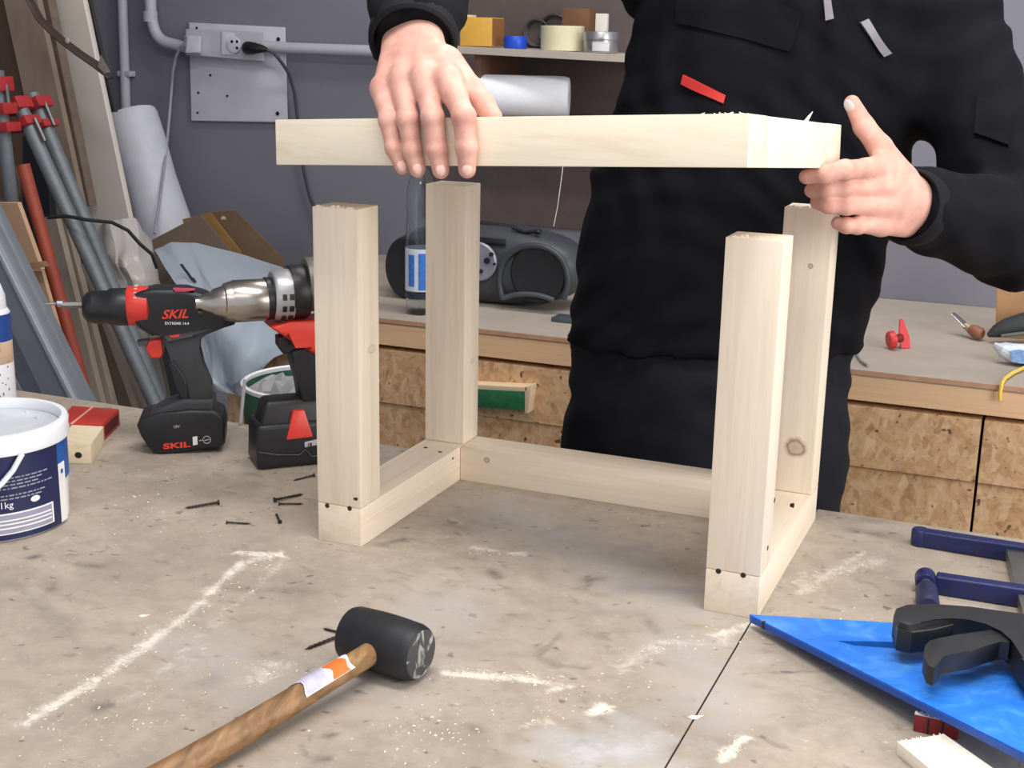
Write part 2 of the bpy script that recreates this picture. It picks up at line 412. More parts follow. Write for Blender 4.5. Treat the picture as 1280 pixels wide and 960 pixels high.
CHALK = [([(730, 940), (790, 930)], .045, .75), ([(560, 760), (420, 850)], .06, .35), ([(640, 640), (860, 760)], .06, .35), ([(860, 800), (900, 880)], .05, .35), ([(230, 800), (330, 860)], .05, .3)]
STAIN_SHADE = [([(478, 680), (506, 674)], .010, .9), ([(455, 655), (520, 640)], .02, .35), ([(790, 735), (876, 738)], .014, .55), ([(735, 725), (755, 722)], .010, .5), ([(612, 712), (622, 722)], .006, .8),
         ([(735, 720), (736, 732)], .004, .9), ([(40, 697), (48, 695)], .005, .9), ([(60, 738), (66, 736)], .007, .8), ([(100, 705), (128, 708)], .006, .6), ([(88, 692), (98, 694)], .004, .8),
         ([(765, 690), (800, 684)], .02, .35), ([(120, 886), (140, 880)], .008, .7), ([(255, 855), (270, 848)], .012, .4), ([(705, 790), (672, 820), (690, 832), (735, 836)], .004, .5),
         ([(400, 950), (412, 948)], .009, .7), ([(408, 920), (420, 918)], .005, .8), ([(585, 905), (600, 915)], .006, .5), ([(720, 930), (735, 928)], .007, .8), ([(600, 650), (870, 720)], .05, .28),  # the broad streak beneath the stool paints its shade into the top's colour
         ([(1080, 650), (1100, 652)], .012, .6), ([(1070, 665), (1100, 668)], .012, .6), ([(930, 842), (1130, 836)], .0018, .8), ([(880, 930), (900, 945)], .02, .3), ([(810, 775), (822, 790)], .006, .6),
         ([(395, 740), (285, 735)], .008, .4), ([(20, 730), (90, 790)], .01, .25), ([(560, 655), (580, 660)], .012, .45), ([(672, 668), (700, 660)], .012, .5)]
def board(name, x0, x1, y0, y1, root, st=0.005, th=0.036):
    nx, ny = int((x1-x0)/st)+1, int((y1-y0)/st)+1
    X, Y = np.meshgrid(np.linspace(x0, x1, nx), np.linspace(y0, y1, ny), indexing='ij')
    P = np.stack([X.ravel(), Y.ravel()], 1); V = np.column_stack([P, np.zeros(len(P))])
    I = np.arange(nx*ny).reshape(nx, ny)
    Q = np.stack([I[:-1, :-1], I[1:, :-1], I[1:, 1:], I[:-1, 1:]], -1).reshape(-1, 4)
    n0 = len(V); V = np.vstack([V, [[x0, y0, -th], [x1, y0, -th], [x1, y1, -th], [x0, y1, -th]], [[x0, y0, -.0005], [x1, y0, -.0005], [x1, y1, -.0005], [x0, y1, -.0005]]])
    b, t = n0, n0+4
    Q = np.vstack([Q, [[b, b+3, b+2, b+1], [b, b+1, t+1, t], [b+1, b+2, t+2, t+1], [b+2, b+3, t+3, t+2], [b+3, b, t, t+3]]])
    o = mesh_obj(name, V, Q, m_table, root)
    for nm, L in (('dust', DUST), ('chalk', CHALK), ('stain_shade', STAIN_SHADE)):
        a = np.zeros(len(V))
        for pts, w, sgt in L: a[:n0] = np.maximum(a[:n0], seg_field(P, flat(pts), w)*sgt)
        o.data.attributes.new(nm, 'FLOAT', 'POINT').data.foreach_set('value', a.astype(np.float32))
    return o
wb = thing('workbench', 'large worn beige workbench top scattered with sawdust, screws and tools', 'workbench', (0.2, -0.15, ZF))
SEAM = 0.5275
board('bench_board', -1.2, SEAM-.0009, -0.72, 0.374, wb)
board('bench_board', SEAM+.0009, 1.45, -0.72, 0.374, wb)
m_frame = mat('bench_frame_wood', (176, 150, 112), 0.7, var=0.15, stretch=(2, 2, 20))
for x in (-1.1, 1.25):
    for y in (-0.64, 0.24): B().box((x, y, ZF), (x+.09, y+.09, -.036), bevel=.003).build('leg', m_frame, wb)
for y in (-0.62, 0.27): B().box((-1.0, y, -.136), (1.25, y+.04, -.0365), bevel=.003).build('apron', m_frame, wb)

# ================================================================== STOOL FRAME
Wd, Dp, lw, lt, hr, yb, Ht = 0.5321, 0.3339, 0.0580, 0.0482, 0.0478, 0.2764, 0.4000
st = thing('stool_base', 'pale pine stool base of four square legs on a three sided floor frame', 'stool', (Wd/2, Dp/2, 0))
def oc(x, y, z): return (x-Wd/2, y-Dp/2, z)
kn = oc(0.5085, Dp-lt, 0.106)
pinez = pine('pine_leg', 2); piney = pine('pine_side_rail', 1); pinex = pine('pine_back_rail', 0, knots=[(*oc(0.098, yb, 0.034), 0.005)], faint=.8)
pinek = pine('pine_leg_with_knot', 2, knots=[(*kn, 0.0150), (*oc(0.510, Dp-lt, .332), .004)], faint=.85)
pinel = pine('pine_leg_small_knot', 2, knots=[(*oc(lw, 0.03, 0.235), 0.007), (*oc(lw, Dp-.02, .16), .005)], faint=.28)
bv = .0012
G = .0004
legs = []
for (x, y, m) in ((0, 0, pinel), (Wd-lw, 0, pinez), (0, Dp-lt, pinel), (Wd-lw, Dp-lt, pinek)):
    legs.append(B().box((x, y, hr+G), (x+lw, y+lt, Ht), bevel=bv).build('leg', m, st))
rails = [B().box((0, 0, 0), (lw, Dp, hr), bevel=bv).build('side_rail', piney, st),
         B().box((Wd-lw, 0, 0), (Wd, Dp, hr), bevel=bv).build('side_rail', piney, st)]
br = B().box((lw+G, yb, 0), (Wd-lw-G, Dp, hr-.0004), bevel=bv).build('back_rail', pinex, st)
m_screw = mat('dark_screw', (50, 40, 34), 0.5, 0.3, var=0.2, scale=200)
def screw_head(p, nrm, root, r=.0032):
    M = axisM(Vector(p)-Vector(nrm)*.004, nrm)
    B().lathe([(0, 0), (r*.6, 0), (r*.95, .0041), (r*.7, .0045), (0, .0043)], M, 10).build('screw', m_screw, root)
for (x, y) in ((409, 632), (437, 635.5)): screw_head(py(x, y, 0), (0, -1, 0.0), rails[0])
for (x, y) in ((898, 714), (929, 719)): screw_head(py(x, y, 0), (0, -1, 0.0), rails[1])
for (x, y) in ((532, 559.5), (550, 565)): screw_head(pz(x, y, hr), (0, 0, 1), rails[0])
def px_(x, y, X):
    d = ray(x, y); return Vector(CAM + d*((X-CAM[0])/d[0]))
for (x, y) in ((968, 625.5), (992, 632)): screw_head(px_(x, y, Wd), (1, 0, 0), rails[1])
screw_head(px_(959.5, 685, Wd), (1, 0, 0), rails[1]); screw_head(px_(446, 624, lw), (1, 0, 0), rails[0], .0022); screw_head(px_(566, 573, lw), (1, 0, 0), rails[0], .0022)
# torn saw fibres along the leg tops
def fibres(leg, x0, x1, y, z, n, hmax):
    b = B()
    for i in range(n):
        x = x0+(x1-x0)*(i+.5)/n + random.uniform(-.002, .002); w = random.uniform(.0015, .004); h = random.uniform(.2, 1)*hmax
        b.slab([(x-w, y, z-.0012), (x+w, y, z-.0012), (x+w*.5, y+.001, z+h), (x-w*.6, y+.001, z+h*.7)], (0, .0022, 0))
    b.build('torn_fibres', pinez, leg, smooth=False)['kind'] = 'stuff'
fibres(legs[0], .004, .054, .001, Ht, 12, .003); fibres(legs[1], Wd-lw+.005, Wd-.01, .001, Ht, 14, .004)
fibres(legs[3], Wd-lw+.004, Wd-.006, Dp-lt+.001, Ht, 10, .003)

# ================================================================== TABLETOP FRAME (held)
def rotm(a, b, c):
    return Matrix.Rotation(c, 4, 'Z') @ Matrix.Rotation(b, 4, 'Y') @ Matrix.Rotation(a, 4, 'X')
MT = Matrix.Translation((-0.021, -0.039, 0.448)) @ rotm(math.radians(-4.265), math.radians(-3.046), math.radians(-4.678))
TL, TD, TH = 0.534, 0.340, 0.0485
tf = thing('seat_frame', 'pale pine rectangular seat frame held tilted just above the stool legs', 'frame', MT @ Vector((TL/2, TD/2, 0)))
pf = pine('pine_front_beam', 0, (230, 216, 193), (240, 229, 209)); pe = pine('pine_side_beam', 1, (236, 222, 200), (245, 234, 216))
fb = B().box((0, 0, 0), (TL, lw, TH), MT, bevel=bv).build('front_beam', pf, tf)
B().box((0, TD-lw, 0), (TL, TD, TH), MT, bevel=bv).build('back_beam', pf, tf)
sb_ = B().box((TL-lw, lw+G, 0), (TL, TD-lw-G, TH-.0004), MT, bevel=bv).build('side_beam', pe, tf)
B().box((0, lw+G, 0), (lw, TD-lw-G, TH-.0004), MT, bevel=bv).build('side_beam', pe, tf)
for i in range(4):
    y0 = lw+G*2+(TD-2*lw-G*4)*i/4; y1 = lw+G*2+(TD-2*lw-G*4)*(i+1)/4-.0006
    B().box((lw+G, y0, .012), (TL-lw-G, y1, TH-.0006), MT, bevel=.001).build('infill_slat', pf, tf)
b = B(); b.tube([MT @ Vector(q) for q in ((TL-.003, .20, TH-.001), (TL-.004, .215, TH+.004), (TL-.002, .222, TH+.010))], [.0022, .0016, .0004], 6)
b.build('splinter', pe, sb_)
b = B()
for i in range(16):
    q = Vector((TL-.002-random.random()*.05, .0015+random.random()*.002, TH-.0008)); b.tube([MT @ q, MT @ (q+Vector((random.uniform(-.004, .004), .001, random.uniform(.001, .0025))))], [.0010, .0003], 5)
b.build('torn_fibres', pf, fb)['kind'] = 'stuff'

# ================================================================== MALLET
m_rub = NT('black_rubber')
_n = m_rub.noise(m_rub.mapping((1, 1, 1)), 22, 5, .6); m_rub.base(m_rub.ramp(_n, [(.35, lin((19, 20, 25))), (.7, lin((38, 40, 47)))])); m_rub.rough(.55); m_rub.bump(_n, .2, .001); m_rub = m_rub.m
m_rubf = NT('scuffed_rubber_face')
_a = m_rubf.noise(m_rubf.mapping((90, 25, 60), (0.3, 0.5, 0.9)), 1.0, 3, .5, .6); _b = m_rubf.noise(m_rubf.mapping((40, 90, 30), (0.2, -.7, -.5)), 1.0, 3, .5, .6)
_c1 = m_rubf.ramp(_a, [(.57, (0, 0, 0, 1)), (.66, (1, 1, 1, 1))]); _c2 = m_rubf.ramp(_b, [(.6, (0, 0, 0, 1)), (.68, (1, 1, 1, 1))])
m_rubf.base(m_rubf.mix(_c2, m_rubf.mix(_c1, lin((62, 62, 64)), lin((176, 176, 172))), lin((150, 150, 148)))); m_rubf.rough(.7); m_rubf = m_rubf.m
m_hand = NT('varnished_ash_handle')
_n = m_hand.noise(m_hand.mapping((85, 7, 85), (0, 0, -.25)), 1.0, 6, .6, .6); m_hand.base(m_hand.ramp(_n, [(.3, lin((98, 72, 46))), (.5, lin((134, 100, 66))), (.72, lin((166, 132, 94)))])); m_hand.rough(.45); m_hand = m_hand.m
RH = .0285
hl = pz(438, 791, RH); hrr = pz(524, 817, RH); ax = (hrr-hl); ax.z = 0; HL = ax.length+.004; ax.normalize()
mid = (hl+hrr)*.5; mid.z = RH
ma = thing('mallet', 'black rubber mallet with worn wooden handle lying at the front of the workbench', 'mallet', (mid.x, mid.y, 0))
Mh = axisM(mid-ax*HL/2, ax)
head = B().lathe([(0, .0006), (.021, .0006), (.0255, .003), (.0272, .008), (.0283, HL*.35), (.0285, HL*.5), (.0283, HL*.65), (.0272, HL-.008), (.0255, HL-.003), (.0235, HL), (0, HL)], Mh, 40).build('head', m_rub, ma)
B().lathe([(0, 0), (.0228, 0), (.0232, .0006), (.0222, .0011), (0, .0012)], axisM(mid+ax*(HL/2-.0004), ax), 36).build('striking_face', m_rubf, head)
h0 = pz(463, 817, RH); h1 = pz(228, 960, .0135); hd = (h1-h0).normalized(); h2 = h1+hd*.10; h2.z = .0135; h1.z = .0145
hpts = [mid+(h0-mid)*.35, h0+hd*.01, h0+hd*.05, h0+hd*.11, h0+hd*.17, h1, h2, h2+hd*.003]
hh = B().tube(hpts, [.0108, .0110, .0112, .0118, .0125, .0130, .0128, .010], 20).build('handle', m_hand, ma)
# paper label wrapped over the upper left of the handle
def wrap_patch(bld, t0, t1, a0, a1, r, nt=8, na=8, th=.0004, jag=0.0):
    """patch on the handle between distances t0..t1 from h0, angles about its axis"""
    up = Vector((0, 0, 1)); sx = hd.cross(up).normalized(); uz = sx.cross(hd)
    V = []; F = []
    for L in (0, 1):
        for i in range(nt+1):
            t = t0+(t1-t0)*i/nt
            c = h0+hd*t
            for k in range(na+1):
                a = a0+(a1-a0)*k/na; j = jag*math.sin(k*.95+i*.15)*(1 if i in (0, nt) else 0)
                V.append(c+hd*j+(uz*math.cos(a)+sx*math.sin(a))*(r+t*.012+th*L))
    n = (nt+1)*(na+1)
    for i in range(nt):
        for k in range(na):
            q = i*(na+1)+k; F.append((q+n, q+1+n, q+na+2+n, q+na+1+n)); F.append((q, q+na+1, q+na+2, q+1))
    for i in range(nt): F += [(i*(na+1), i*(na+1)+n, (i+1)*(na+1)+n, (i+1)*(na+1)), (i*(na+1)+na, (i+1)*(na+1)+na, (i+1)*(na+1)+na+n, i*(na+1)+na+n)]
    for k in range(na): F += [(k, k+1, k+1+n, k+n), (nt*(na+1)+k, nt*(na+1)+k+n, nt*(na+1)+k+1+n, nt*(na+1)+k+1)]
    return bld.raw(V, F)
m_white = mat('white_paper', (236, 234, 236), .6, var=.05); m_orange = mat('orange_print', (240, 112, 44), .5, var=.06); m_lilac = mat('lilac_print', (190, 188, 214), .55, var=.16, scale=120)
lab = wrap_patch(B(), .032, .092, -1.2, 1.25, .01135, jag=.003).build('paper_label', m_white, hh); lab['label'] = 'torn white, lilac and orange paper label'
wrap_patch(B(), .038, .058, -1.15, .35, .0118, jag=.002).build('printed_patch', m_orange, lab)
wrap_patch(B(), .063, .09, -1.1, 1.0, .0118, jag=.002).build('printed_patch', m_lilac, lab)

# ================================================================== SCREWS lying on the bench
def screw_mesh():
    b = B(); M = axisM((0, 0, 0), (1, 0, 0))
    b.lathe([(0, 0), (.0035, 0), (.0035, .0006), (.0017, .0032), (.0017, .012)] + [(.0012 if i % 2 else .0019, .012+i*.0022) for i in range(1, 13)] + [(.0010, .041), (0, .045)], M, 10)
    return b
SCR = [((274, 631), (230, 637)), ((283, 655), (314, 656)), ((343, 628), (380, 619)), ((348, 632), (380, 631)), ((350, 655), (345, 643)), ((393, 596), (366, 602)), ((436, 794), (380, 814)), ((436, 796), (403, 787))]
SL = ['single dark screw lying nearest the front of the red-striped drill battery', 'dark screw lying level just left of the stool leg, nearest the front', 'dark screw slanting up right, upper one of the crossing pair by the left stool leg', 'dark screw lying level, lower one of the crossing pair by the left stool leg',
      'short looking dark screw pointing away from the viewer beside the left leg', 'dark screw tucked between the red battery and the front left stool leg', 'longer dark screw poking out left from behind the mallet head', 'short dark screw tip showing behind the mallet head']
proto = None
for (a, t_), lb in zip(SCR, SL):
    A, T = pz(*a), pz(*t_); d = T-A
    if proto is None:
        proto = screw_mesh().build('screw', m_screw)
        o = proto
    else:
        o = proto.copy(); COL.objects.link(o)
    k = d.length/.045 if d.length > .015 else .5
    o.location = (A.x, A.y, .0035*min(k, 1.0)); o.rotation_euler = (0, .035, math.atan2(d.y, d.x)); o.scale = (k, min(k, 1.0), min(k, 1.0))
    o['label'] = lb; o['category'] = 'screw'; o['group'] = 'loose screws on the workbench'
# ================================================================== BLUE SET SQUARE
m_blue = NT('blue_plastic'); _n = m_blue.noise(m_blue.mapping((1, 1, 1)), 24, 5, .65, .5)
m_blue.base(m_blue.ramp(_n, [(.35, lin((30, 112, 222))), (.52, lin((42, 128, 236))), (.66, lin((78, 150, 238))), (.78, lin((140, 186, 240)))])); m_blue.rough(.4); m_blue = m_blue.m
m_blued = mat('blue_plastic_edge', (24, 76, 168), .45, var=.08)
m_dkgrey = mat('dark_grey_plastic', (32, 33, 38), .5, var=.1, scale=60)
m_black = mat('black_plastic', (24, 24, 27), .42, var=.12, scale=80)
m_steel = mat('bright_steel', (190, 190, 192), .25, 1.0, var=.08, scale=90)
m_zinc = mat('dull_zinc_bar', (128, 126, 124), .45, .8, var=.12, scale=40)
sqT = .0075
A0 = pz(937, 768, .0145)
Lw = pz(1280, 941, .036); Tp = pz(1290, 792, .026)
e1 = (Lw-A0).normalized(); nn = e1.cross((Tp-A0)).normalized(); e1n = nn.cross(e1)
def sqp(px, pyy):
    """pixel -> point on the top plane of the square"""
    d = Vector(ray(px, pyy)); o = Vector(CAM); t = (A0-o).dot(nn)/d.dot(nn); return o+d*t
e2 = (sqp(1130, 779)-A0).normalized()
Bq = A0+e1*.44; Cq = A0+e2*.30
def plate(outer, holes, t):
    b = B(); ed = []
    for loop in [outer]+holes:
        v = [b.bm.verts.new(p) for p in loop]; ed += [b.bm.edges.new((v[i], v[(i+1) % len(v)])) for i in range(len(v))]
    r = bmesh.ops.triangle_fill(b.bm, edges=ed, use_beauty=True)
    fs = [f for f in b.bm.faces]; e = bmesh.ops.extrude_face_region(b.bm, geom=fs)
    bmesh.ops.translate(b.bm, verts=[q for q in e['geom'] if isinstance(q, bmesh.types.BMVert)], vec=t)
    return b
sqr = thing('set_square', 'bright blue plastic triangular set square lying tilted under the clamps', 'set square', (A0.x+.1, A0.y-.05, 0))
slot = [sqp(1046, 801), sqp(1085, 801.5), sqp(1230, 806), sqp(1232, 818), sqp(1125, 811), sqp(1068, 807)]
t1 = (A0+e1*.012+e2*.0); 
plate([A0, A0+e1*.006, Bq, Cq, A0+e2*.006], [slot], nn*(-sqT) if nn.z > 0 else nn*sqT).build('plate', m_blue, sqr, smooth=False)
sn = nn if nn.z > 0 else -nn
# raised straight lip along the long edge and the dark notch near the tip
b = B(); o_ = e1n if e1n.dot(Cq-A0) > 0 else -e1n
b.hexa([A0+e1*.004-sn*sqT*1.0-o_*.0012, Bq-sn*sqT-o_*.0012, Bq-sn*sqT+o_*.0002, A0+e1*.004-sn*sqT+o_*.0002, A0+e1*.004-o_*.0012-sn*.0012, Bq-o_*.0012-sn*.0012, Bq+o_*.0002-sn*.0012, A0+e1*.004+o_*.0002-sn*.0012]).build('edge_lip', m_blued, sqr, smooth=False)
b = B(); q0 = A0+e1*.0215; b.hexa([q0-sn*sqT-o_*.0016, q0+e1*.004-sn*sqT-o_*.0016, q0+e1*.004-sn*sqT, q0-sn*sqT, q0-o_*.0016, q0+e1*.003-o_*.0016, q0+e1*.003+o_*.002+sn*.0003, q0+o_*.002+sn*.0003]).build('notch_mark', m_black, sqr, smooth=False)

# ================================================================== BLUE F-CLAMP
m_navy = mat('navy_painted_iron', (25, 33, 84), .42, var=.14, scale=50)
m_navyd = mat('dark_navy_plastic', (34, 36, 74), .5, var=.1)
fc = thing('bar_clamp', 'navy blue bar clamp with steel bar lying on the bench behind set square', 'clamp', (.74, .23, 0))
def arm(p, q, name, hw, h, r=.003):
    p, q = Vector(p), Vector(q); p.z = q.z = 0; d = (q-p).normalized(); s = Vector((-d.y, d.x, 0))
    b = B(); z = Vector((0, 0, 1))
    b.hexa([p-s*hw, q-s*hw, q+s*hw, p+s*hw, p-s*hw+z*h, q-s*hw+z*(h*1.05), q+s*hw+z*(h*1.05), p+s*hw+z*h], r, 3)
    return b
a1 = arm(pz(1152, 682, 0), pz(1330, 711, 0), 'fixed_arm', .0085, .021)
Mx = Matrix.Translation(pz(1149, 681, 0)); a1.lathe([(0, 0), (.0095, 0), (.0105, .002), (.0105, .0185), (.0088, .0208), (0, .0213)], Mx, 24)
fa = a1.build('fixed_arm', m_navy, fc)
p_, q_ = pz(1185, 672, .0212), pz(1300, 689, .0212)
B().hexa([p_+Vector((0, -.0016, -.0004)), q_+Vector((0, -.0016, .0002)), q_+Vector((0, .0016, .0002)), p_+Vector((0, .0016, -.0004)), p_+Vector((0, -.0013, .0011)), q_+Vector((0, -.0013, .0017)), q_+Vector((0, .0013, .0017)), p_+Vector((0, .0013, .0011))], .0004).build('raised_rib', m_navy, fa)
bd = (pz(1269, 745, .006)-pz(1255, 690, .006)); bd.z = 0; bd.normalize()
b0 = pz(1264, 694, 0); b1 = b0+bd*.32
a2 = arm(pz(1168, 740, 0), pz(1330, 766, 0), 'sliding_arm', .0085, .022)
sl = a2.build('sliding_arm', m_navy, fc)
sp0 = pz(1157, 725, .0125); 
B().lathe([(0, -.0115), (.0102, -.0115), (.0115, -.009), (.0115, .009), (.0102, .0115), (0, .0115)], axisM(sp0, (bd.x, bd.y, 0)), 28).build('screw_collar', m_navy, fc)
B().tube([sp0-bd*.006, sp0+bd*.035], .0062, 16).build('spindle', m_zinc, fc)
B().lathe([(0, 0), (.010, 0), (.0115, .003), (.012, .02), (.0122, .045), (.010, .05), (0, .05)], axisM(sp0+bd*.026, bd), 18).build('screw_handle', m_navyd, fc)
sd = Vector((-bd.y, bd.x, 0))
B().hexa([b0-sd*.0095+Vector((0, 0, .004)), b1-sd*.0095+Vector((0, 0, .004)), b1+sd*.0095+Vector((0, 0, .004)), b0+sd*.0095+Vector((0, 0, .004)), b0-sd*.0095+Vector((0, 0, .0165)), b1-sd*.0095+Vector((0, 0, .0165)), b1+sd*.0095+Vector((0, 0, .0165)), b0+sd*.0095+Vector((0, 0, .0165))], .0008).build('bar', m_zinc, fc)

# ================================================================== BLACK TRIGGER CLAMP on the square
ZT = .0660
tc = thing('trigger_clamp', 'black plastic quick grip trigger clamp lying on the blue set square', 'clamp', (.80, -.04, .03))
jaw = [(1117, 768), (1120, 760), (1134, 755), (1166, 754), (1212, 758), (1248, 763), (1278, 767), (1345, 776), (1345, 850), (1290, 836), (1276, 822), (1267, 800), (1253, 788), (1235, 779.5), (1212, 773.5), (1189, 771.5), (1166, 773), (1150, 778), (1136, 781), (1124, 777)]
def zprism(px, z1, th, bev=.002):
    b = B(); b.slab([pz(x, y, z1) for x, y in px], (0, 0, -th)); b._bev([f for f in b.bm.faces if len(f.verts) > 4][:2], bev, 2); return b
zprism(jaw, ZT, .024).build('jaw_and_body', m_dkgrey, tc)
trg = [(1154.5, 818), (1156, 806), (1162, 800), (1176, 797), (1192, 793), (1212, 791), (1240, 786), (1252, 789), (1264, 797), (1262, 804), (1250, 801), (1236, 806), (1213, 814), (1190, 816.5), (1178, 820), (1172, 830), (1168, 835), (1160, 831)]
zprism(trg, ZT-.003, .018, .0015).build('trigger', m_dkgrey, tc)
pad = [(1118, 775), (1124, 779), (1136, 782), (1150, 779), (1166, 774), (1190, 772.5), (1192, 780), (1168, 786), (1140, 790), (1122, 786)]
zprism(pad, ZT-.006, .022, .001).build('jaw_pad', m_black, tc)
zprism([(1230, 790), (1262, 800), (1290, 838), (1345, 850), (1345, 800), (1280, 795)], ZT-.012, .017, .001).build('clamp_bar_housing', m_black, tc)

# ================================================================== SMALL MAROON BOX and OFFCUT
m_maroon = mat('maroon_card', (128, 30, 38), .55, var=.2, scale=160)
m_torn = mat('torn_card_edge', (205, 204, 206), .8, var=.2, scale=300)
hb = .0165
qa = [pz(1141, 914, 0), pz(1197, 926, 0)]; dv = (qa[1]-qa[0]); dn = Vector((-dv.y, dv.x, 0)).normalized()*.006
mb = thing('card_box', 'small dark red card box with torn white top under square edge', 'box', ((qa[0]+qa[1]+dn)*.5))
up = Vector((0, 0, hb))
B().hexa([qa[0], qa[1], qa[1]+dn, qa[0]+dn, qa[0]+up, qa[1]+up, qa[1]+dn+up, qa[0]+dn+up], .0008).build('carton', m_maroon, mb)
b = B()
for i in range(26):
    f = (i+.5)/26; p = qa[0]+dv*f+up*1.0+dn*random.uniform(.1, .9); w = dv.normalized()*random.uniform(.0006, .0014); h = Vector((random.uniform(-.0006, .0006), 0, random.uniform(.0006, .0022)))
    b.slab([p-w, p+w, p+w*.3+h], dn.normalized()*.0006)
b.box((0, 0, 0), (1, 1, 1), Matrix(((dv.x, dn.x, 0, qa[0].x), (dv.y, dn.y, 0, qa[0].y), (0, 0, .0005, hb-.0001), (0, 0, 0, 1))))
b.build('torn_edge', m_torn, mb, smooth=False)
for f in (.3, .62):
    p = qa[0]+dv*f-dn.normalized()*.0002; w = dv*.05; B().hexa([p, p+w, p+w+dn*.02, p+dn*.02, p+up*.9, p+w+up*.9, p+w+dn*.02+up*.9, p+dn*.02+up*.9]).build('printed_stripe', m_black, mb, smooth=False)
m_off = pine('offcut_wood', 1, (240, 232, 214), (250, 244, 230))
ot = [pz(1122, 927, .012), pz(1180, 917, .012), pz(1262, 974, .012), pz(1200, 992, .012)]
oo = thing('wood_offcut', 'pale square sawn wood offcut with ragged end in the front right corner', 'offcut', ((ot[0]+ot[2])*.5-Vector((0, 0, .012))))
b = B(); b.hexa([p-Vector((0, 0, .012)) for p in ot]+ot, .0008); b.build('block', m_off, oo)
b = B()
for i in range(22):
    f = (i+.5)/22; p = ot[0].lerp(ot[1], f)-Vector((0, 0, .0008)); d = (ot[1]-ot[2]).normalized(); w = (ot[1]-ot[0]).normalized()*random.uniform(.0006, .0016)
    b.slab([p-w, p+w, p+w*.2+d*random.uniform(.0005, .0028)+Vector((0, 0, random.uniform(-.0005, .0012)))], (0, 0, -.0012))
b.build('torn_fibres', m_off, oo, smooth=False)['kind'] = 'stuff'

# ================================================================== PAINT BUCKET
m_wplast = mat('white_plastic', (232, 234, 242), .38, var=.03, scale=20)
m_inner = mat('dried_white_paint', (196, 200, 208), .6, var=.08, scale=25, bump=.2)
m_label = mat('navy_label', (26, 33, 78), .4, var=.06); m_print = mat('grey_print', (150, 150, 172), .5, var=.1); m_bluel = mat('blue_label', (30, 92, 176), .4, var=.3, scale=12)
bc = pz(-8, 648, 0); kx = depth(bc)/FPX; Rb = 93*kx; Hb = .130
bk = thing('paint_bucket', 'white plastic paint tub with navy label and white rim and handle', 'bucket', bc)
Mb = Matrix.Translation(bc)
B().lathe([(0, 0), (Rb*.95, 0), (Rb*.97, .002), (Rb, Hb*.8), (Rb, Hb-.002), (Rb-.003, Hb-.002), (Rb-.004, Hb*.8), (Rb-.005, Hb-.018), (0, Hb-.018)], Mb, 64).build('tub', m_wplast, bk)
B().lathe([(Rb-.002, Hb-.024), (Rb+.0035, Hb-.024), (Rb+.0045, Hb-.020), (Rb+.003, Hb-.012), (Rb+.004, Hb-.004), (Rb+.002, Hb), (Rb-.004, Hb), (Rb-.0055, Hb-.006)], Mb, 64, closed=True).build('rim', m_wplast, bk)
b = B(); b.lathe([(0, Hb-.0165), (Rb*.5, Hb-.0158), (Rb*.8, Hb-.0150), (Rb-.0052, Hb-.013), (Rb-.0052, Hb-.019), (0, Hb-.019)], Mb, 48)
for (x, y) in ((34, 515), (47, 522), (10, 508)): b.ell(pz(x, y, Hb-.0145), (.004, .003, .0022), None, 10, 6)
b.build('paint_residue', m_inner, bk)
af = math.atan2(CAM[1]-bc.y, CAM[0]-bc.x)         # direction facing the photograph's viewpoint
def shell(a0, a1, z0, z1, r, th=.0005, n=None):
    n = n or max(2, int(abs(a1-a0)*14)); V = []; F = []
    for i in range(n+1):
        a = af+a0+(a1-a0)*i/n
        for (rr, z) in ((r, z0), (r, z1), (r+th, z1), (r+th, z0)): V.append(bc+Vector((rr*math.cos(a), rr*math.sin(a), z)))
    for i in range(n):
        for k in range(4): F.append((4*i+k, 4*i+(k+1) % 4, 4*i+4+(k+1) % 4, 4*i+4+k))
    F += [(0, 1, 2, 3), (4*n+3, 4*n+2, 4*n+1, 4*n)]
    return B().raw(V, F)
D_ = math.radians
lbl = shell(D_(-85), D_(56), .003, Hb-.025, Rb).build('label', m_label, bk); lbl['label'] = 'navy blue paper label with white and grey print'
shell(D_(56), D_(86), Hb*.42, Hb-.025, Rb).build('label_edge', m_bluel, bk)
shell(D_(56), D_(66), .004, Hb*.60, Rb+.0006).build('barcode_strip', m_white, bk)
shell(D_(59), D_(62), Hb*.50, Hb*.54, Rb+.0012, n=2).build('print_mark', m_bluel, bk)
def wrapb(a0, z0, r): return lambda p: bc+Vector(((r+p.z)*math.cos(af+a0+p.x/r), (r+p.z)*math.sin(af+a0+p.x/r), z0+p.y))
rl = Rb+.0008
b = B(); z = .078; random.seed(3)
for row in range(6):
    a = D_(-40)
    while a < D_(44 - (row % 3)*6):
        w = random.uniform(.02, .09); sh = shell(a, min(a+w, D_(48)), z, z+.0016, rl, .0004, 2)
        me = bpy.data.meshes.new('t'); sh.bm.to_mesh(me); sh.bm.free(); b.bm.from_mesh(me); bpy.data.meshes.remove(me); a += w+.018
    z -= .0042 if row != 3 else .0085
b.build('small_print', m_print, lbl)['kind'] = 'stuff'
text('- 1kg', .0115, None, m_white, lbl, 'lettering', .0002, wrap=wrapb(D_(0), .0425, rl))
V = []; cir = [(math.cos(2*PI*i/24), math.sin(2*PI*i/24)) for i in range(24)]
wf = wrapb(D_(31), .0475, rl)
b = B(); b.raw([wf(Vector((c*.0062, s*.0037, 0))) for c, s in cir]+[wf(Vector((c*.0062, s*.0037, .0004))) for c, s in cir], [tuple(range(24))[::-1], tuple(range(24, 48))]+[(i, (i+1) % 24, 24+(i+1) % 24, 24+i) for i in range(24)])
b.build('print_oval', m_white, lbl)
shell(D_(-60), D_(47), .010, .036, Rb+.0006).build('print_panel', m_white, lbl)
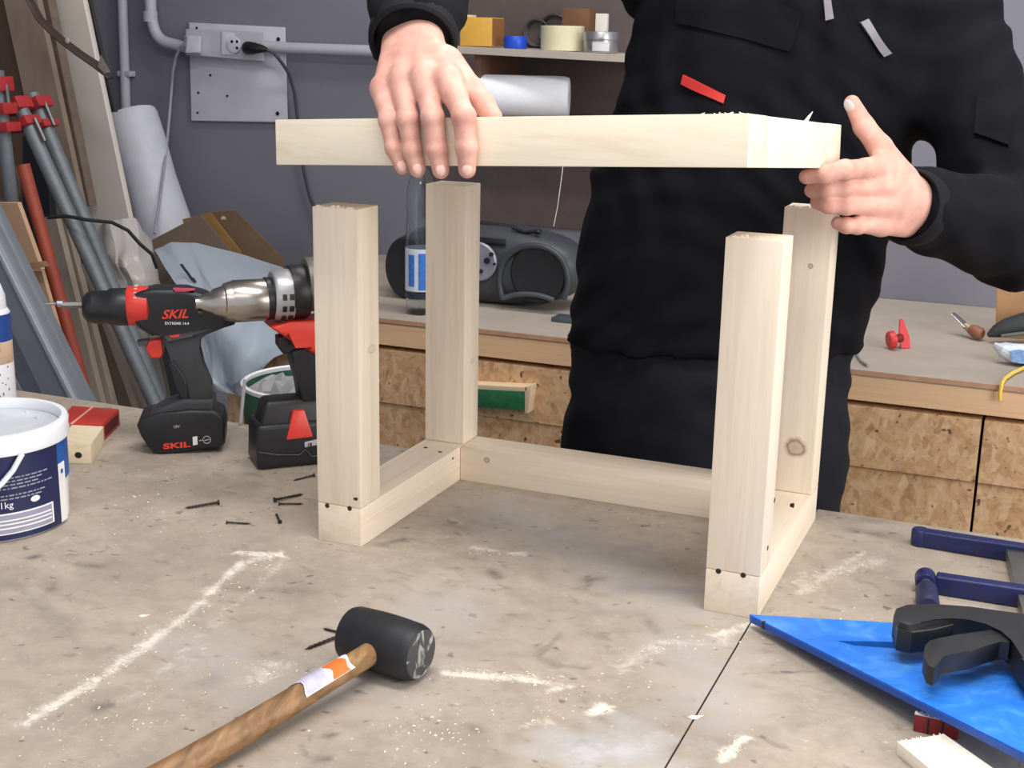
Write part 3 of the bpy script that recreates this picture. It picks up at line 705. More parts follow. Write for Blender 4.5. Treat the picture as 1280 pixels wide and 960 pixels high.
shell(D_(-60), D_(45), .0118, .0342, Rb+.0012).build('print_panel_fill', m_print, lbl)
for zz in (.017, .022, .0265): shell(D_(-60), D_(44), zz, zz+.0016, Rb+.0018).build('print_line', m_white, lbl)
# strap handle hanging from the rim
b = B(); pts = []
for i in range(17):
    f = i/16; a = af+D_(22)-D_(112)*f; z = Hb-.022-.066*math.sin(PI*f)**.8; pts.append(bc+Vector(((Rb+.0075)*math.cos(a), (Rb+.009)*math.sin(a), z)))
b.tube(pts, .0052, 10, flat=.5); b.build('handle', m_wplast, bk)

# ================================================================== GLUE BOTTLE (far left)
gb = pz(-3, 545, 0); kg = depth(gb)/FPX; rg = 26*kg
gl = thing('paint_bottle', 'white plastic bottle with blue and red label at far left edge', 'bottle', gb)
Mg = Matrix.Translation(gb); U = lambda y: (545-y)*kg*1.033
B().lathe([(0, 0), (rg*.95, 0), (rg, .003), (rg, U(392)), (rg*.9, U(388)), (0, U(388))], Mg, 40).build('bottle_body', m_wplast, gl)
B().lathe([(0, U(388)), (rg*.86, U(388)), (rg*.84, U(372)), (rg*.66, U(358)), (rg*.45, U(350)), (0, U(349))], Mg, 32).build('cap', m_wplast, gl)
m_redl = mat('red_label', (206, 58, 44), .45, var=.08)
B().lathe([(rg, U(425)), (rg+.0006, U(425)), (rg+.0006, U(393)), (rg, U(393))], Mg, 40, closed=True).build('label', m_bluel if False else mat('royal_blue_label', (36, 74, 148), .45, var=.06), gl)
ag = math.atan2(CAM[1]-gb.y, CAM[0]-gb.x)
B().lathe([(rg+.0004, U(436)), (rg+.0012, U(436)), (rg+.0012, U(405)), (rg+.0004, U(405))], Mg, 16, closed=True, a0=ag-1.1, a1=ag+.42).build('label_red', m_redl, gl)
b = B()
for i in range(26):
    a = ag+random.uniform(-.2, 1.3); zz = random.uniform(.03, U(440)); p = gb+Vector((rg*math.cos(a), rg*math.sin(a), zz)); b.ell(p, (.0012, .0012, random.uniform(.001, .003)), None, 6, 4)
b.build('dried_drips', mat('brown_drips', (120, 100, 92), .7), gl)['kind'] = 'stuff'
B().lathe([(rg, U(452)), (rg+.0008, U(450)), (rg+.001, U(428)), (rg, U(426))], Mg, 10, closed=True, a0=ag+.3, a1=ag+1.3).build('smear', mat('tan_smear', (204, 176, 150), .6), gl)

# ================================================================== WOOD BLOCK WITH HOLE, RED BOX
m_blk = pine('block_wood', 0, (214, 196, 164), (232, 216, 188))
p4 = [pz(74, 579), pz(115, 580), pz(131, 556), pz(91, 554)]
wbk = thing('wood_block', 'small cream wood block with dark drilled hole beside the paint tub', 'block', (p4[0]+p4[2])*.5)
b = B(); b.hexa(p4+[p+Vector((0, 0, .0285)) for p in p4], .0015); b.build('block', m_blk, wbk)
fn = (p4[1]-p4[0]).cross(Vector((0, 0, 1))).normalized(); hc = p4[0].lerp(p4[1], .60)+Vector((0, 0, .0125))
b = B(); b.ell((0, 0, 0), (.0052, .0046, .0012), axisM(hc, fn)); b.build('drilled_hole', mat('dark_hole', (30, 22, 18), .9), wbk)
m_red = mat('red_card', (186, 52, 42), .5, var=.08)
tp = [pz(x, y, .026) for x, y in ((70, 530), (128, 531), (149, 511), (90, 507))]
rb = thing('red_box', 'flat red cardboard box with white stripe behind the wood block', 'box', ((tp[0]+tp[2])*.5-Vector((0, 0, .026))))
b = B(); b.hexa([p-Vector((0, 0, .026)) for p in tp]+tp, .001); b.build('carton', m_red, rb)
s0, s1 = tp[0].lerp(tp[1], .30), tp[3].lerp(tp[2], .42); w = (tp[1]-tp[0])*.05; zz = Vector((0, 0, .0006))
B().hexa([s0, s0+w, s1+w, s1, s0+zz, s0+w+zz, s1+w+zz, s1+zz]).build('stripe', mat('pale_stripe', (226, 170, 156), .5), rb, smooth=False)
fnr = (tp[2]-tp[1]).cross(Vector((0, 0, 1))).normalized()
e0, e1_ = tp[1].lerp(tp[2], .12), tp[1].lerp(tp[2], .9)
B().hexa([e0-Vector((0, 0, .021))-fnr*.001, e1_-Vector((0, 0, .021))-fnr*.001, e1_-Vector((0, 0, .021))+fnr*.0006, e0-Vector((0, 0, .021))+fnr*.0006, e0-Vector((0, 0, .005))-fnr*.001, e1_-Vector((0, 0, .005))-fnr*.001, e1_-Vector((0, 0, .005))+fnr*.0006, e0-Vector((0, 0, .005))+fnr*.0006]).build('open_end', mat('dark_red_inside', (92, 22, 20), .8), rb, smooth=False)

# ================================================================== DRILLS
m_drk = mat('charcoal_rubber', (52, 54, 58), .6, var=.08, scale=70); m_dred = mat('red_plastic', (212, 58, 46), .38, var=.06); m_drb = mat('black_shell', (27, 28, 33), .4, var=.1)
m_dgl = mat('graphite_plastic', (74, 78, 84), .5, var=.08); m_chr = mat('brushed_chrome', (178, 172, 166), .28, 1.0, var=.1, scale=60)
m_wpr = mat('white_print', (220, 220, 222), .5, var=.02); m_rpr = mat('red_print', (230, 62, 40), .45, var=.05)
# --- small red and black drill; local frame F1: origin on the bench under the battery, u/v in photo pixels
F1 = Frame(pz(228, 560, 0), D_(9))
d1 = thing('cordless_drill', 'black and charcoal cordless drill with red collar and long bit pointing left', 'drill', F1.O)
u1 = lambda x: (x-228)*.93+2
v1 = lambda y: (565-y)*.955
def poly(F, pts, w0, w1, bev=.002, ux=u1, vy=v1):
    """outline in pixels of the side view, extruded from w0 to w1 metres in depth"""
    b = B(); top = [F.P(ux(x), vy(y), w0) for x, y in pts]
    b.slab(top, F.Y*(w1-w0)); b._bev([f for f in b.bm.faces if len(f.verts) == len(pts)][:2], bev, 3); return b
def ax_lathe(F, x, y, prof, w=0.0, seg=32, ux=u1, vy=v1, sgn=-1):
    """profile (radius px, distance px) turned about the horizontal left-pointing axis through (x, y)"""
    M = axisM(F.P(ux(x), vy(y), w), F.X*sgn); k = F.k
    return B().lathe([(r*k, h*k/F.c) for r, h in prof], M, seg)
bat = [(172, 527), (176, 518), (200, 512), (240, 508), (268, 510), (281, 517), (284, 530), (283, 553), (276, 558), (203, 565), (192, 563), (184, 553), (176, 540)]
B_ = poly(F1, bat, -.030, .036, .005); batt = B_.build('battery', m_drb, d1)
poly(F1, [(180, 520), (205, 505), (232, 496), (270, 497), (272, 512), (262, 520), (200, 527)], -.024, .030, .006).build('battery_cradle', m_drk, d1)
hd1 = [(208, 418), (216, 440), (222, 470), (230, 500), (268, 500), (268, 480), (258, 455), (250, 435), (252, 420), (262, 412), (300, 404), (303, 396), (250, 402), (205, 402)]
poly(F1, hd1, -.016, .018, .006).build('handle', m_drk, d1)
poly(F1, [(214, 452), (222, 447), (236, 470), (240, 498), (229, 501), (221, 474)], -.018, .020, .004).build('grip', m_drb, d1)
hous = [(176, 362), (200, 357), (240, 358), (262, 364), (290, 384), (303, 390), (300, 400), (280, 406), (250, 410), (206, 409), (196, 416), (180, 406), (174, 398)]
poly(F1, hous, -.023, .025, .008).build('motor_housing', m_drb, d1)
poly(F1, [(203, 405), (297, 398), (292, 404), (252, 411), (248, 418), (215, 424)], -.0205, .0225, .004).build('side_panel', m_dgl, d1)
ax_lathe(F1, 194, 381, [(0, 0), (20, 0), (23.5, 2), (24.5, 14), (24, 24), (21.5, 27), (0, 27)]).build('torque_collar', m_dred, d1)
b = B()
for k in range(8):
    a = -1.9+k*.28; b.box((-.0006, -.0006, 0), (.0006, .0006, .004), axisM(F1.P(u1(176), v1(381)+24.3*math.cos(a+.9), -24.3*F1.k*math.sin(a+.9)*-1), F1.X))
b.build('collar_numerals', m_wpr, d1)
ax_lathe(F1, 168, 382, [(0, 0), (22, 0), (23, 3), (22.5, 22), (20, 26), (20, 40), (18.5, 48), (13, 53), (0, 53)]).build('chuck', m_drb, d1)
b = ax_lathe(F1, 116, 380, [(0, 0), (8.5, 0), (8.5, 4), (0, 4)], seg=20); b.build('chuck_ring', m_steel, d1)
ax_lathe(F1, 114, 379, [(0, 0), (4.2, 0), (4.2, 28), (0, 28)], seg=6).build('bit_holder', m_zinc, d1)
ax_lathe(F1, 86, 377, [(0, 0), (4.6, 0), (4.6, 6), (2.2, 8), (1.6, 18), (.5, 24), (0, 24)], seg=12).build('screwdriver_bit', m_steel, d1)
poly(F1, [(190, 424), (207, 421), (208, 440), (204, 446), (192, 446), (186, 434)], -.009, .011, .003).build('trigger', m_dred, d1)
poly(F1, [(175, 425), (190, 423), (188, 429), (178, 431)], -.008, .010, .001).build('trigger_guard', m_dgl, d1)
poly(F1, [(213, 411), (233, 410), (230, 417), (220, 418)], -.0225, -.018, .0008).build('direction_button', m_dred, d1)
poly(F1, [(225, 357), (252, 358.5), (240, 361), (228, 360.5)], -.0235, -.01, .0006).build('top_accent', mat('pink_red_accent', (196, 70, 96), .4), d1)
def fm(F, x, y, w, ux, vy, rise=0.0):
    p = F.P(ux(x), vy(y), w); X = (F.X+F.Z*rise).normalized(); Y = F.Z; Z = -F.Y
    return Matrix(((X.x, Y.x, Z.x, p.x), (X.y, Y.y, Z.y, p.y), (X.z, Y.z, Z.z, p.z), (0, 0, 0, 1)))
k1 = F1.k
text('SKIL', 15*k1, fm(F1, 209, 393.5, -.0233, u1, v1, .03), m_rpr, d1, shear=.35, bold=.02, sx=1.12)
text('EXTREME 14.4', 4.6*k1, fm(F1, 213, 400.8, -.0233, u1, v1, -.02), m_wpr, d1, bold=.01)
text('SKIL', 9.5*k1, fm(F1, 204, 557.5, -.0303, u1, v1, .06), m_rpr, batt, bold=.03, sx=1.85)
b = B(); 
for (x0, y0, x1, y1) in ((242, 543, 248, 554), ): b.hexa([F1.P(u1(x0), v1(y1), -.0303), F1.P(u1(x1), v1(y1-1), -.0303), F1.P(u1(x1), v1(y1-1), -.0298), F1.P(u1(x0), v1(y1), -.0298), F1.P(u1(x0), v1(y0), -.0303), F1.P(u1(x1), v1(y0-1), -.0303), F1.P(u1(x1), v1(y0-1), -.0298), F1.P(u1(x0), v1(y0), -.0298)])
b.build('charge_symbol', m_wpr, batt, smooth=False)
b = B(); b.lathe([(.0048, 0), (.0058, 0), (.0058, .0004), (.0048, .0004)], fm(F1, 260, 547, -.0301, u1, v1), 20, closed=True)
b.tube([F1.P(u1(250), v1(548), -.0302), F1.P(u1(254), v1(547.5), -.0302)], .0006, 6); b.tube([F1.P(u1(257), v1(548), -.0302), F1.P(u1(263), v1(546.5), -.0302)], .0007, 6)
b.build('charger_symbol', mat('grey_symbol', (176, 176, 182), .5), batt)
text('18V', 5*k1, fm(F1, 218, 531, -.0303, u1, v1, .06), mat('grey_symbol', (176, 176, 182), .5), batt)

# --- larger drill partly behind the front left leg
F2 = Frame(pz(357, 577, 0), D_(22)); u2 = lambda x: (x-357)*.93; v2 = lambda y: (579-y)*.935
d2 = thing('hammer_drill', 'large red and black hammer drill with silver chuck behind the left leg', 'drill', F2.O)
P2 = dict(ux=u2, vy=v2)
bc2 = Frame(F2.O, D_(-42))
bb = B()
def bx2(x0, x1, y0, y1, w0, w1, bev, inset=0.0):
    p = [F2.P(u2(x0), v2(y1), w0), F2.P(u2(x1), v2(y1), w0), F2.P(u2(x1), v2(y1), w1), F2.P(u2(x0), v2(y1), w1)]
    i = inset; q = [F2.P(u2(x0+i), v2(y0), w0+i*F2.k), F2.P(u2(x1-i), v2(y0), w0+i*F2.k), F2.P(u2(x1-i), v2(y0), w1-i*F2.k), F2.P(u2(x0+i), v2(y0), w1-i*F2.k)]
    return B().hexa(p+q, bev, 3)
bat2 = bx2(316, 425, 520, 578, -.032, .040, .008, 2).build('battery', m_drb, d2)
bx2(322, 425, 492, 527, -.026, .034, .009, 9).build('battery_foot', m_black, d2)
b = B(); b.hexa([F2.P(u2(352), v2(541), -.0335), F2.P(u2(386), v2(540), -.0335), F2.P(u2(386), v2(540), -.02), F2.P(u2(352), v2(541), -.02), F2.P(u2(363), v2(505), -.0275), F2.P(u2(377), v2(505), -.0275), F2.P(u2(377), v2(505), -.015), F2.P(u2(363), v2(505), -.015)], .003)
b.build('release_button', m_dred, d2)
b = B(); b.hexa([F2.P(u2(375), v2(553), -.0328), F2.P(u2(392), v2(551), -.0328), F2.P(u2(392), v2(551), -.031), F2.P(u2(375), v2(553), -.031), F2.P(u2(375), v2(546), -.0326), F2.P(u2(392), v2(543.5), -.0326), F2.P(u2(392), v2(543.5), -.031), F2.P(u2(375), v2(546), -.031)], .0006)
b.build('badge', mat('grey_symbol', (176, 176, 182), .5), bat2)
text('18', 6*F2.k, fm(F2, 378, 552, -.0331, u2, v2, .1), m_black, bat2, bold=.02)
b = B(); b.tube([F2.P(u2(x), v2(y), -.0326) for x, y in ((318, 553), (340, 559), (368, 562), (376, 556), (384, 566), (410, 562))], .0007, 6); b.build('seam_line', m_dgl, bat2)
hd2 = [(364, 430), (392, 420), (420, 424), (424, 500), (375, 500), (372, 470), (366, 445)]
poly(F2, hd2, -.017, .019, .007, **P2).build('handle', m_drb, d2)
poly(F2, [(338, 396), (362, 391), (440, 389), (446, 412), (430, 428), (396, 436), (384, 430), (372, 418), (356, 410)], -.026, .028, .008, **P2).build('motor_housing', m_dred, d2)
poly(F2, [(350, 412), (370, 408), (374, 424), (370, 434), (356, 434), (350, 424)], -.011, .013, .003, **P2).build('trigger', m_black, d2)
AX = 366
def a2l(x, prof, nm, m, par=d2, seg=40):
    y = 378-(x-258)*.165; return ax_lathe(F2, x, y, prof, seg=seg, **P2).build(nm, m, par)
a2l(440, [(0, 0), (30, 0), (33, 4), (33, 46), (31.5, 50), (0, 50)], 'gear_housing', mat('grey_cast_gearbox', (118, 112, 108), .5, .5, var=.15, scale=80))
a2l(388, [(0, 0), (31, 0), (32.5, 2), (33, 14), (32, 20), (0, 20)], 'mode_ring', m_black)
tr2 = a2l(370, [(0, 0), (29, 0), (31, 2), (31, 20), (28.5, 23), (0, 23)], 'torque_ring', mat('silver_ring', (180, 180, 184), .4, .6))
b = B()
for k in range(13):
    a = 2*PI*k/13; c = F2.P(u2(360), v2(378-(360-258)*.165)); off = F2.Z*(31*F2.k*math.cos(a))+F2.Y*(31*F2.k*math.sin(a)); M = axisM(c+off*.985, off.normalized())
    Mr = Matrix(((F2.X.x, 0, off.normalized().x, (c+off*.99).x), (F2.X.y, 0, off.normalized().y, (c+off*.99).y), (F2.X.z, 0, off.normalized().z, (c+off*.99).z), (0, 0, 0, 1)))
    t_ = off.normalized().cross(F2.X); 
    for i in range(3): Mr[i][1] = t_[i]
    b.box((-.0090, -.0042, -.0002), (-.0030, .0042, .0007), Mr); b.box((.0005, -.0042, -.0002), (.0070, .0042, .0007), Mr)
b.build('ring_markings', m_black, tr2)
a2l(346, [(0, 0), (25.5, 0), (26, 8), (0, 8)], 'chuck_neck', m_black)
a2l(338, [(0, 0), (25, 0), (25.5, 2), (25.5, 36), (24, 38), (24, 40), (22, 46), (19.5, 47), (16, 58), (13, 60), (9.5, 70), (7, 74), (7, 78), (0, 78)], 'chuck', m_chr)
a2l(262, [(0, 0), (4.5, 0), (4.5, 4.5), (0, 4.5)], 'chuck_mouth', m_black)
# ================================================================== BACK BENCH WITH OSB DRAWERS
YBN = 1.185
m_btop = mat('grey_bench_top', (176, 165, 154), .6, var=.09, scale=9); m_bedge = mat('reddish_board_edge', (194, 150, 120), .65, var=.12, scale=40)
m_beam = pine('bench_rail_wood', 0, (232, 184, 142), (240, 200, 160))
m_osb = osb('strand_board')
sbn = thing('storage_bench', 'long back bench with grey top and strand board drawer fronts behind the person', 'bench', (.2, 1.55, ZF))
XB0, XB1 = -0.97, 1.60
B().box((XB0, YBN+.002, -.012), (XB1, YB-.003, 0), bevel=.001).build('worktop', m_btop, sbn, smooth=False)
B().box((XB0, YBN, -.0095), (XB1, YBN+.0018, -.0006)).build('edge_strip', m_bedge, sbn, smooth=False)
B().box((XB0, YBN+.004, -.060), (XB1, YBN+.05, -.0124), bevel=.001).build('front_rail', m_beam, sbn, smooth=False)
xg = py(1230, 515, YBN).x
m_dark = mat('dark_gap', (34, 26, 22), .9)
B().box((XB0+.02, YBN+.045, ZF+.02), (XB1-.02, YB-.02, -.0605)).build('carcass', m_dark, sbn, smooth=False)
xs = [XB0, -.62, xg-.62+.0, xg, XB1]
for a, b_ in zip(xs[:-1], xs[1:]):
    for nm, z0, z1, yy in (('drawer_front', -.190, -.0705, YBN+.004), ('lower_panel', -.315, -.1905, YBN+.013), ('drawer_front', -.55, -.322, YBN+.004), ('lower_panel', ZF+.02, -.556, YBN+.013)):
        B().box((a+.0025, yy, z0), (b_-.0025, YBN+.044, z1), bevel=.0012).build(nm, m_osb, sbn, smooth=False)
# green pull on the drawer left of the person
m_green = mat('green_paint', (40, 112, 74), .5, var=.25, scale=60); m_pull = pine('pull_wood', 0, (224, 196, 158), (240, 218, 186))
YP = YBN-.030
def pp(x, y, Y=YP): return py(x, y, Y)
dr = [o for o in sbn.children if o.name.startswith('drawer_front')]
pull = B().hexa([pp(560, 507), pp(656, 513), pp(656, 513)+Vector((0, .033, 0)), pp(560, 507)+Vector((0, .033, 0)), pp(560, 484), pp(656, 489), pp(656, 489)+Vector((0, .033, 0)), pp(560, 484)+Vector((0, .033, 0))], .001).build('drawer_pull', m_green, sbn)
pull['label'] = 'green painted drawer pull with bare wood lip'
B().hexa([pp(560, 485), pp(657, 490), pp(657, 490)+Vector((0, .034, 0)), pp(560, 485)+Vector((0, .034, 0)), pp(560, 479), pp(660, 484), pp(660, 484)+Vector((0, .034, 0)), pp(560, 479)+Vector((0, .034, 0))], .001).build('pull_lip', m_pull, pull)
B().hexa([pp(656, 516), pp(659.5, 517), pp(659.5, 517)+Vector((0, .033, 0)), pp(656, 516)+Vector((0, .033, 0)), pp(656, 484), pp(664, 482), pp(664, 482)+Vector((0, .033, 0)), pp(656, 484)+Vector((0, .033, 0))], .0006).build('pull_end', m_pull, pull)

# ================================================================== RADIO
m_rad = mat('dark_radio_plastic', (62, 66, 72), .45, var=.08); m_radd = mat('black_speaker_cloth', (28, 29, 34), .75, var=.1, scale=200); m_rsil = mat('silver_panel', (150, 150, 162), .4, .3)
YR = 1.40
rx0, rx1 = py(478, 335, YR).x, py(717, 335, YR).x; rc = Vector(((rx0+rx1)/2, YR, 0)); rw = (rx1-rx0)/2
zt = py(600, 284, YR).z; Rz = zt/2
ra = thing('radio', 'dark grey rounded portable radio cassette player on the back bench', 'radio', (rc.x, YR+.08, 0))
def rsec(u):            # half height / depth of the body at fraction u along its length
    return (max(0.0, 1-abs(u)**3.2))**.5
V = []; F = []; N, K = 40, 32
for i in range(N+1):
    u = -math.cos(PI*i/N); s = max(.02, rsec(u)); hh_ = Rz*(.60+.40*s) if abs(u) < .999 else Rz*.3; hz = Rz*(s**.7)*(.86+.14*math.cos(u*PI/2)); dpth = .085*(s**.6)
    for k in range(K):
        a = 2*PI*k/K; ca, sa = math.cos(a), math.sin(a); ca = math.copysign(abs(ca)**.7, ca); sa = math.copysign(abs(sa)**.75, sa)
        V.append((rc.x+u*rw, YR+.085+ca*dpth, max(.0008, Rz*.98+sa*hz)))
for i in range(N):
    for k in range(K): F.append((i*K+k, i*K+(k+1) % K, (i+1)*K+(k+1) % K, (i+1)*K+k))
F += [tuple(range(K)), tuple(range(N*K, N*K+K))[::-1]]
B().raw(V, F).build('body', m_rad, ra)
def rdisc(x, y, rx, rz, nm, m, h=.012, yy=YR-.004, root=ra):
    c = py(x, y, yy); k = depth(c)/FPX
    b = B(); pr = [(1, 0), (1, .6), (.93, 1.0), (.75, .9), (0, .55)]
    M = Matrix(((rx*k, 0, 0, c.x), (0, 0, -h, c.y+h), (0, rz*k*1.03, 0, c.z), (0, 0, 0, 1)))
    b.lathe([(0, 0)]+pr, M, 36); return b.build(nm, m, root)
rdisc(507, 335, 30, 38, 'speaker', m_radd); rdisc(672, 343, 38, 37, 'speaker', m_radd)
b = B(); b.tube(spl([py(x, y, YR-.002) for x, y in ((628, 374), (624, 350), (631, 325), (652, 309), (680, 309), (702, 324), (710, 350), (705, 374))]), .007, 10); b.build('speaker_arch', m_rad, ra)
b = B(); b.tube(spl([py(x, y, YR-.008) for x, y in ((628, 373), (648, 368), (672, 369), (692, 375))]), .006, 10); b.build('lower_trim', m_dgl, ra)
pan = rdisc(596, 327, 26, 24, 'control_panel', m_rsil, .008, YR-.010)
for (x, y, r) in ((614, 318, 2.8), (608.5, 326, 4), (601, 339, 2.6), (618, 330, 1.6)):
    c = py(x, y, YR-.012); k = depth(c)/FPX; B().lathe([(0, 0), (r*k, 0), (r*k*.9, .005), (0, .005)], axisM(c+Vector((0, .002, 0)), (0, -1, 0)), 16).build('button', m_black, pan)
b = B(); b.hexa([py(598, 303, YR-.004), py(632, 306, YR-.004), py(632, 306, YR+.02), py(598, 303, YR+.02), py(598, 296, YR-.002), py(632, 299, YR-.002), py(632, 299, YR+.02), py(598, 296, YR+.02)], .001); b.build('cassette_slot', m_black, ra)
B().tube([py(x, y, YR+.07) for x, y in ((520, 300), (540, 286), (600, 279), (640, 284), (668, 300))], .009, 10, flat=.7).build('carry_handle', m_radd, ra)
b = B(); b.tube([py(x, y, YR+.04) for x, y in ((640, 284), (655, 290), (676, 289))], .004, 8); b.ell(py(672, 290, YR+.04), (.009, .006, .006)); b.build('antenna', m_black, ra)
# small grey bracket right of the radio
c = py(712, 389, 1.34); c.z = 0
single(B().box((-.035, -.02, 0), (.03, .03, .010), Matrix.Translation(c), .002).box((.018, -.02, .0101), (.03, .03, .024), Matrix.Translation(c), .002), 'metal_bracket', m_dgl, 'small dark grey bracket at the right end of the radio', 'bracket', c)

# ================================================================== WATER BOTTLE
wbp = pz(527, 391, 0); kw = depth(wbp)/FPX
m_pet = NT('clear_plastic'); m_pet.base((.92, .95, .98, 1)); m_pet.rough(.08); m_pet.b.inputs['Transmission Weight'].default_value = 1.0; m_pet.b.inputs['IOR'].default_value = 1.40; m_pet = m_pet.m
wt = thing('water_bottle', 'clear plastic water bottle with white and blue label behind the back left leg', 'bottle', wbp)
Mw = Matrix.Translation(wbp); UW = lambda y: (391-y)*kw*1.033; rw_ = 20*kw
prof = [(rw_*.7, 0), (rw_*.95, .004), (rw_, .012), (rw_*.94, .02), (rw_, .028), (rw_*.94, .036), (rw_, UW(362)), (rw_, UW(310)), (rw_*.94, UW(300)), (rw_*.97, UW(285)), (rw_*.90, UW(272)), (rw_*.97, UW(258)), (rw_*.92, UW(245)), (rw_*.75, UW(230)), (rw_*.42, UW(217)), (rw_*.38, UW(205))]
inn = [(r-.0009, h+(.001 if i == 0 else 0)) for i, (r, h) in enumerate(prof)]
B().lathe([(0, 0)]+prof+inn[::-1]+[(0, .001)], Mw, 36).build('bottle_body', m_pet, wt)
B().lathe([(0, UW(206)), (rw_*.46, UW(206)), (rw_*.46, UW(190)), (0, UW(190))], Mw, 24).build('cap', mat('light_blue_cap', (120, 170, 220), .4), wt)
m_lb = mat('pale_label', (222, 230, 244), .4, var=.03)
B().lathe([(rw_+.0002, UW(362)), (rw_+.0008, UW(362)), (rw_+.0008, UW(311)), (rw_+.0002, UW(311))], Mw, 36, closed=True).build('label', m_lb, wt)
aw = math.atan2(CAM[1]-wbp.y, CAM[0]-wbp.x)
m_lbb = mat('bottle_label_blue', (70, 128, 216), .4, var=.2, scale=160)
for (a0, a1, y0, y1) in ((-.9, -.45, 356, 318), (-.2, .6, 360, 316), (.8, 1.4, 356, 318)):
    B().lathe([(rw_+.0006, UW(y0)), (rw_+.0013, UW(y0)), (rw_+.0013, UW(y1)), (rw_+.0006, UW(y1))], Mw, 12, closed=True, a0=aw+a0, a1=aw+a1).build('label_print', m_lbb, wt)
B().lathe([(rw_+.0002, UW(371)), (rw_+.0006, UW(371)), (rw_+.0006, UW(365)), (rw_+.0002, UW(365))], Mw, 36, closed=True).build('label_lower_band', mat('dark_band', (44, 52, 74), .5), wt)

# ================================================================== WALL CABINET SHELF
m_cabb = mat('dark_brown_board', (92, 80, 80), .7, var=.1, scale=20); m_cabs = mat('brown_side_panel', (104, 72, 58), .6, var=.12, scale=20); m_shelf = mat('pale_shelf_board', (178, 168, 158), .55, var=.06)
YS = 1.68; YW = YB-.003
zs = py(600, 58, YS).z; xsL, xsR = py(563, 57, YS).x, py(788, 66, YS).x
cab = thing('wall_shelf', 'brown backed wall shelf unit with pale upper board behind the person', 'shelf', ((xsL+xsR)/2, YB-.1, .2))
b = B(); dz = -.012; th = .017
b.hexa([Vector((xsL, YS, zs-th)), Vector((xsR, YS, zs-th+dz)), Vector((xsR, YW-.014, zs-th+dz)), Vector((xsL, YW-.014, zs-th)), Vector((xsL, YS, zs)), Vector((xsR, YS, zs+dz)), Vector((xsR, YW-.014, zs+dz)), Vector((xsL, YW-.014, zs))], .001)
b.build('upper_board', m_shelf, cab, smooth=False)
xbl = py(531, 220, YW).x
zbb = py(690, 283, YW).z
B().box((xbl, YW-.012, zbb), (xsR+.12, YW, zs+.5)).build('back_board', m_cabb, cab, smooth=False)
zl = py(650, 150, YS).z
B().box((xsL+.055, YS+.02, zl+.0005), (xsL+.072, YW-.0125, zs-th-.0005)).build('side_panel', m_cabs, cab, smooth=False)
B().box((xsL+.0, YS+.01, zl-.017), (xsR, YW-.0125, zl)).build('lower_board', m_cabs, cab, smooth=False)
# paper towel roll on the lower board
m_paper = mat('white_tissue', (238, 240, 248), .85, var=.02, scale=90, bump=.15)
rp = (py(700, 95, YS+.10).z - zl)/2; c1 = Vector((py(712, 120, YS+.11).x, YS+.11, zl+rp)); c0 = c1-Vector((RX[0], RX[1]*.72, 0)).normalized()*.245
pt = thing('paper_towel_roll', 'white paper towel roll lying on the dark lower shelf', 'paper roll', ((c0+c1)*.5-Vector((0, 0, rp))))
Lr = (c1-c0).length
B().lathe([(.02, 0), (rp*.97, 0), (rp, .004), (rp, Lr-.006), (rp*.95, Lr), (.02, Lr)][:3]+[(rp, Lr-.03), (rp*.985, Lr-.012), (rp*.93, Lr-.002), (rp*.8, Lr), (.02, Lr)], axisM(c0, c1-c0), 40, closed=True).build('paper', m_paper, pt)
B().lathe([(.0185, .001), (.0198, .001), (.0198, Lr-.001), (.0185, Lr-.001)], axisM(c0, c1-c0), 24, closed=True).build('core', mat('grey_card_core', (150, 134, 116), .8), pt)
# things on the upper board
def top_at(x): return zs + dz*(x-xsL)/(xsR-xsL)
def onshelf(px, Y):
    p = py(px, 55, Y); p.z = top_at(p.x)+.0003; return p
kS = depth(py(650, 50, YS+.06))/FPX
m_yel = mat('yellow_box_card', (222, 172, 74), .5, var=.06)
p = onshelf(573, YS+.03); q = onshelf(615, YS+.03)
bx = thing('yellow_box', 'yellow ochre small box at left end of the shelf under the sleeve', 'box', (p+q)*.5)
h = 35*kS
B().box((p.x+.004, YS+.03, p.z), (q.x, YS+.10, p.z+h), bevel=.002).build('carton', m_yel, bx)
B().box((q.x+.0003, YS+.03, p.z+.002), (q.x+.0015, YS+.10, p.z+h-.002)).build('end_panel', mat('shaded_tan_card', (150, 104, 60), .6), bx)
b = B(); b.box((p.x+.008, YS+.04, p.z+h+.0003), (p.x+.02, YS+.09, p.z+h+.006), bevel=.001); b.build('top_flap', mat('cream_card', (222, 210, 178), .6), bx)
def ring(px, Y, r_px, h_px, r_in, name, m, label, cat, group=None, core=None):
    c = onshelf(px, Y); r = r_px*kS; hgt = h_px*kS*1.03
    t = thing(name, label, cat, c, group); M = Matrix.Translation(c)
    B().lathe([(r*r_in, .0), (r*.98, 0), (r, .001), (r, hgt-.001), (r*.98, hgt), (r*r_in, hgt)], M, 40, closed=True).build('tape_roll', m, t)
    if core: B().lathe([(r*r_in-.002, .0005), (r*r_in-.0002, .0005), (r*r_in-.0002, hgt-.0005), (r*r_in-.002, hgt-.0005)], M, 32, closed=True).build('core', core, t)
    return t, c, r, hgt
m_core = mat('tape_core', (176, 160, 140), .8)
ring(644, YS+.05, 14.5, 14.5, .6, 'blue_tape', mat('blue_tape', (22, 74, 200), .4, var=.05), 'small blue tape roll on the shelf between box and cream roll', 'tape', 'tape rolls on the wall shelf', m_core)
t_, c, r, hg = ring(703, YS+.07, 27, 29, .62, 'masking_tape', mat('cream_tape', (214, 208, 176), .6, var=.04), 'wide cream masking tape roll on the shelf beside the tin', 'tape', 'tape rolls on the wall shelf', m_core)
c = onshelf(751, YS+.05); r = 22*kS; hg = 25*kS
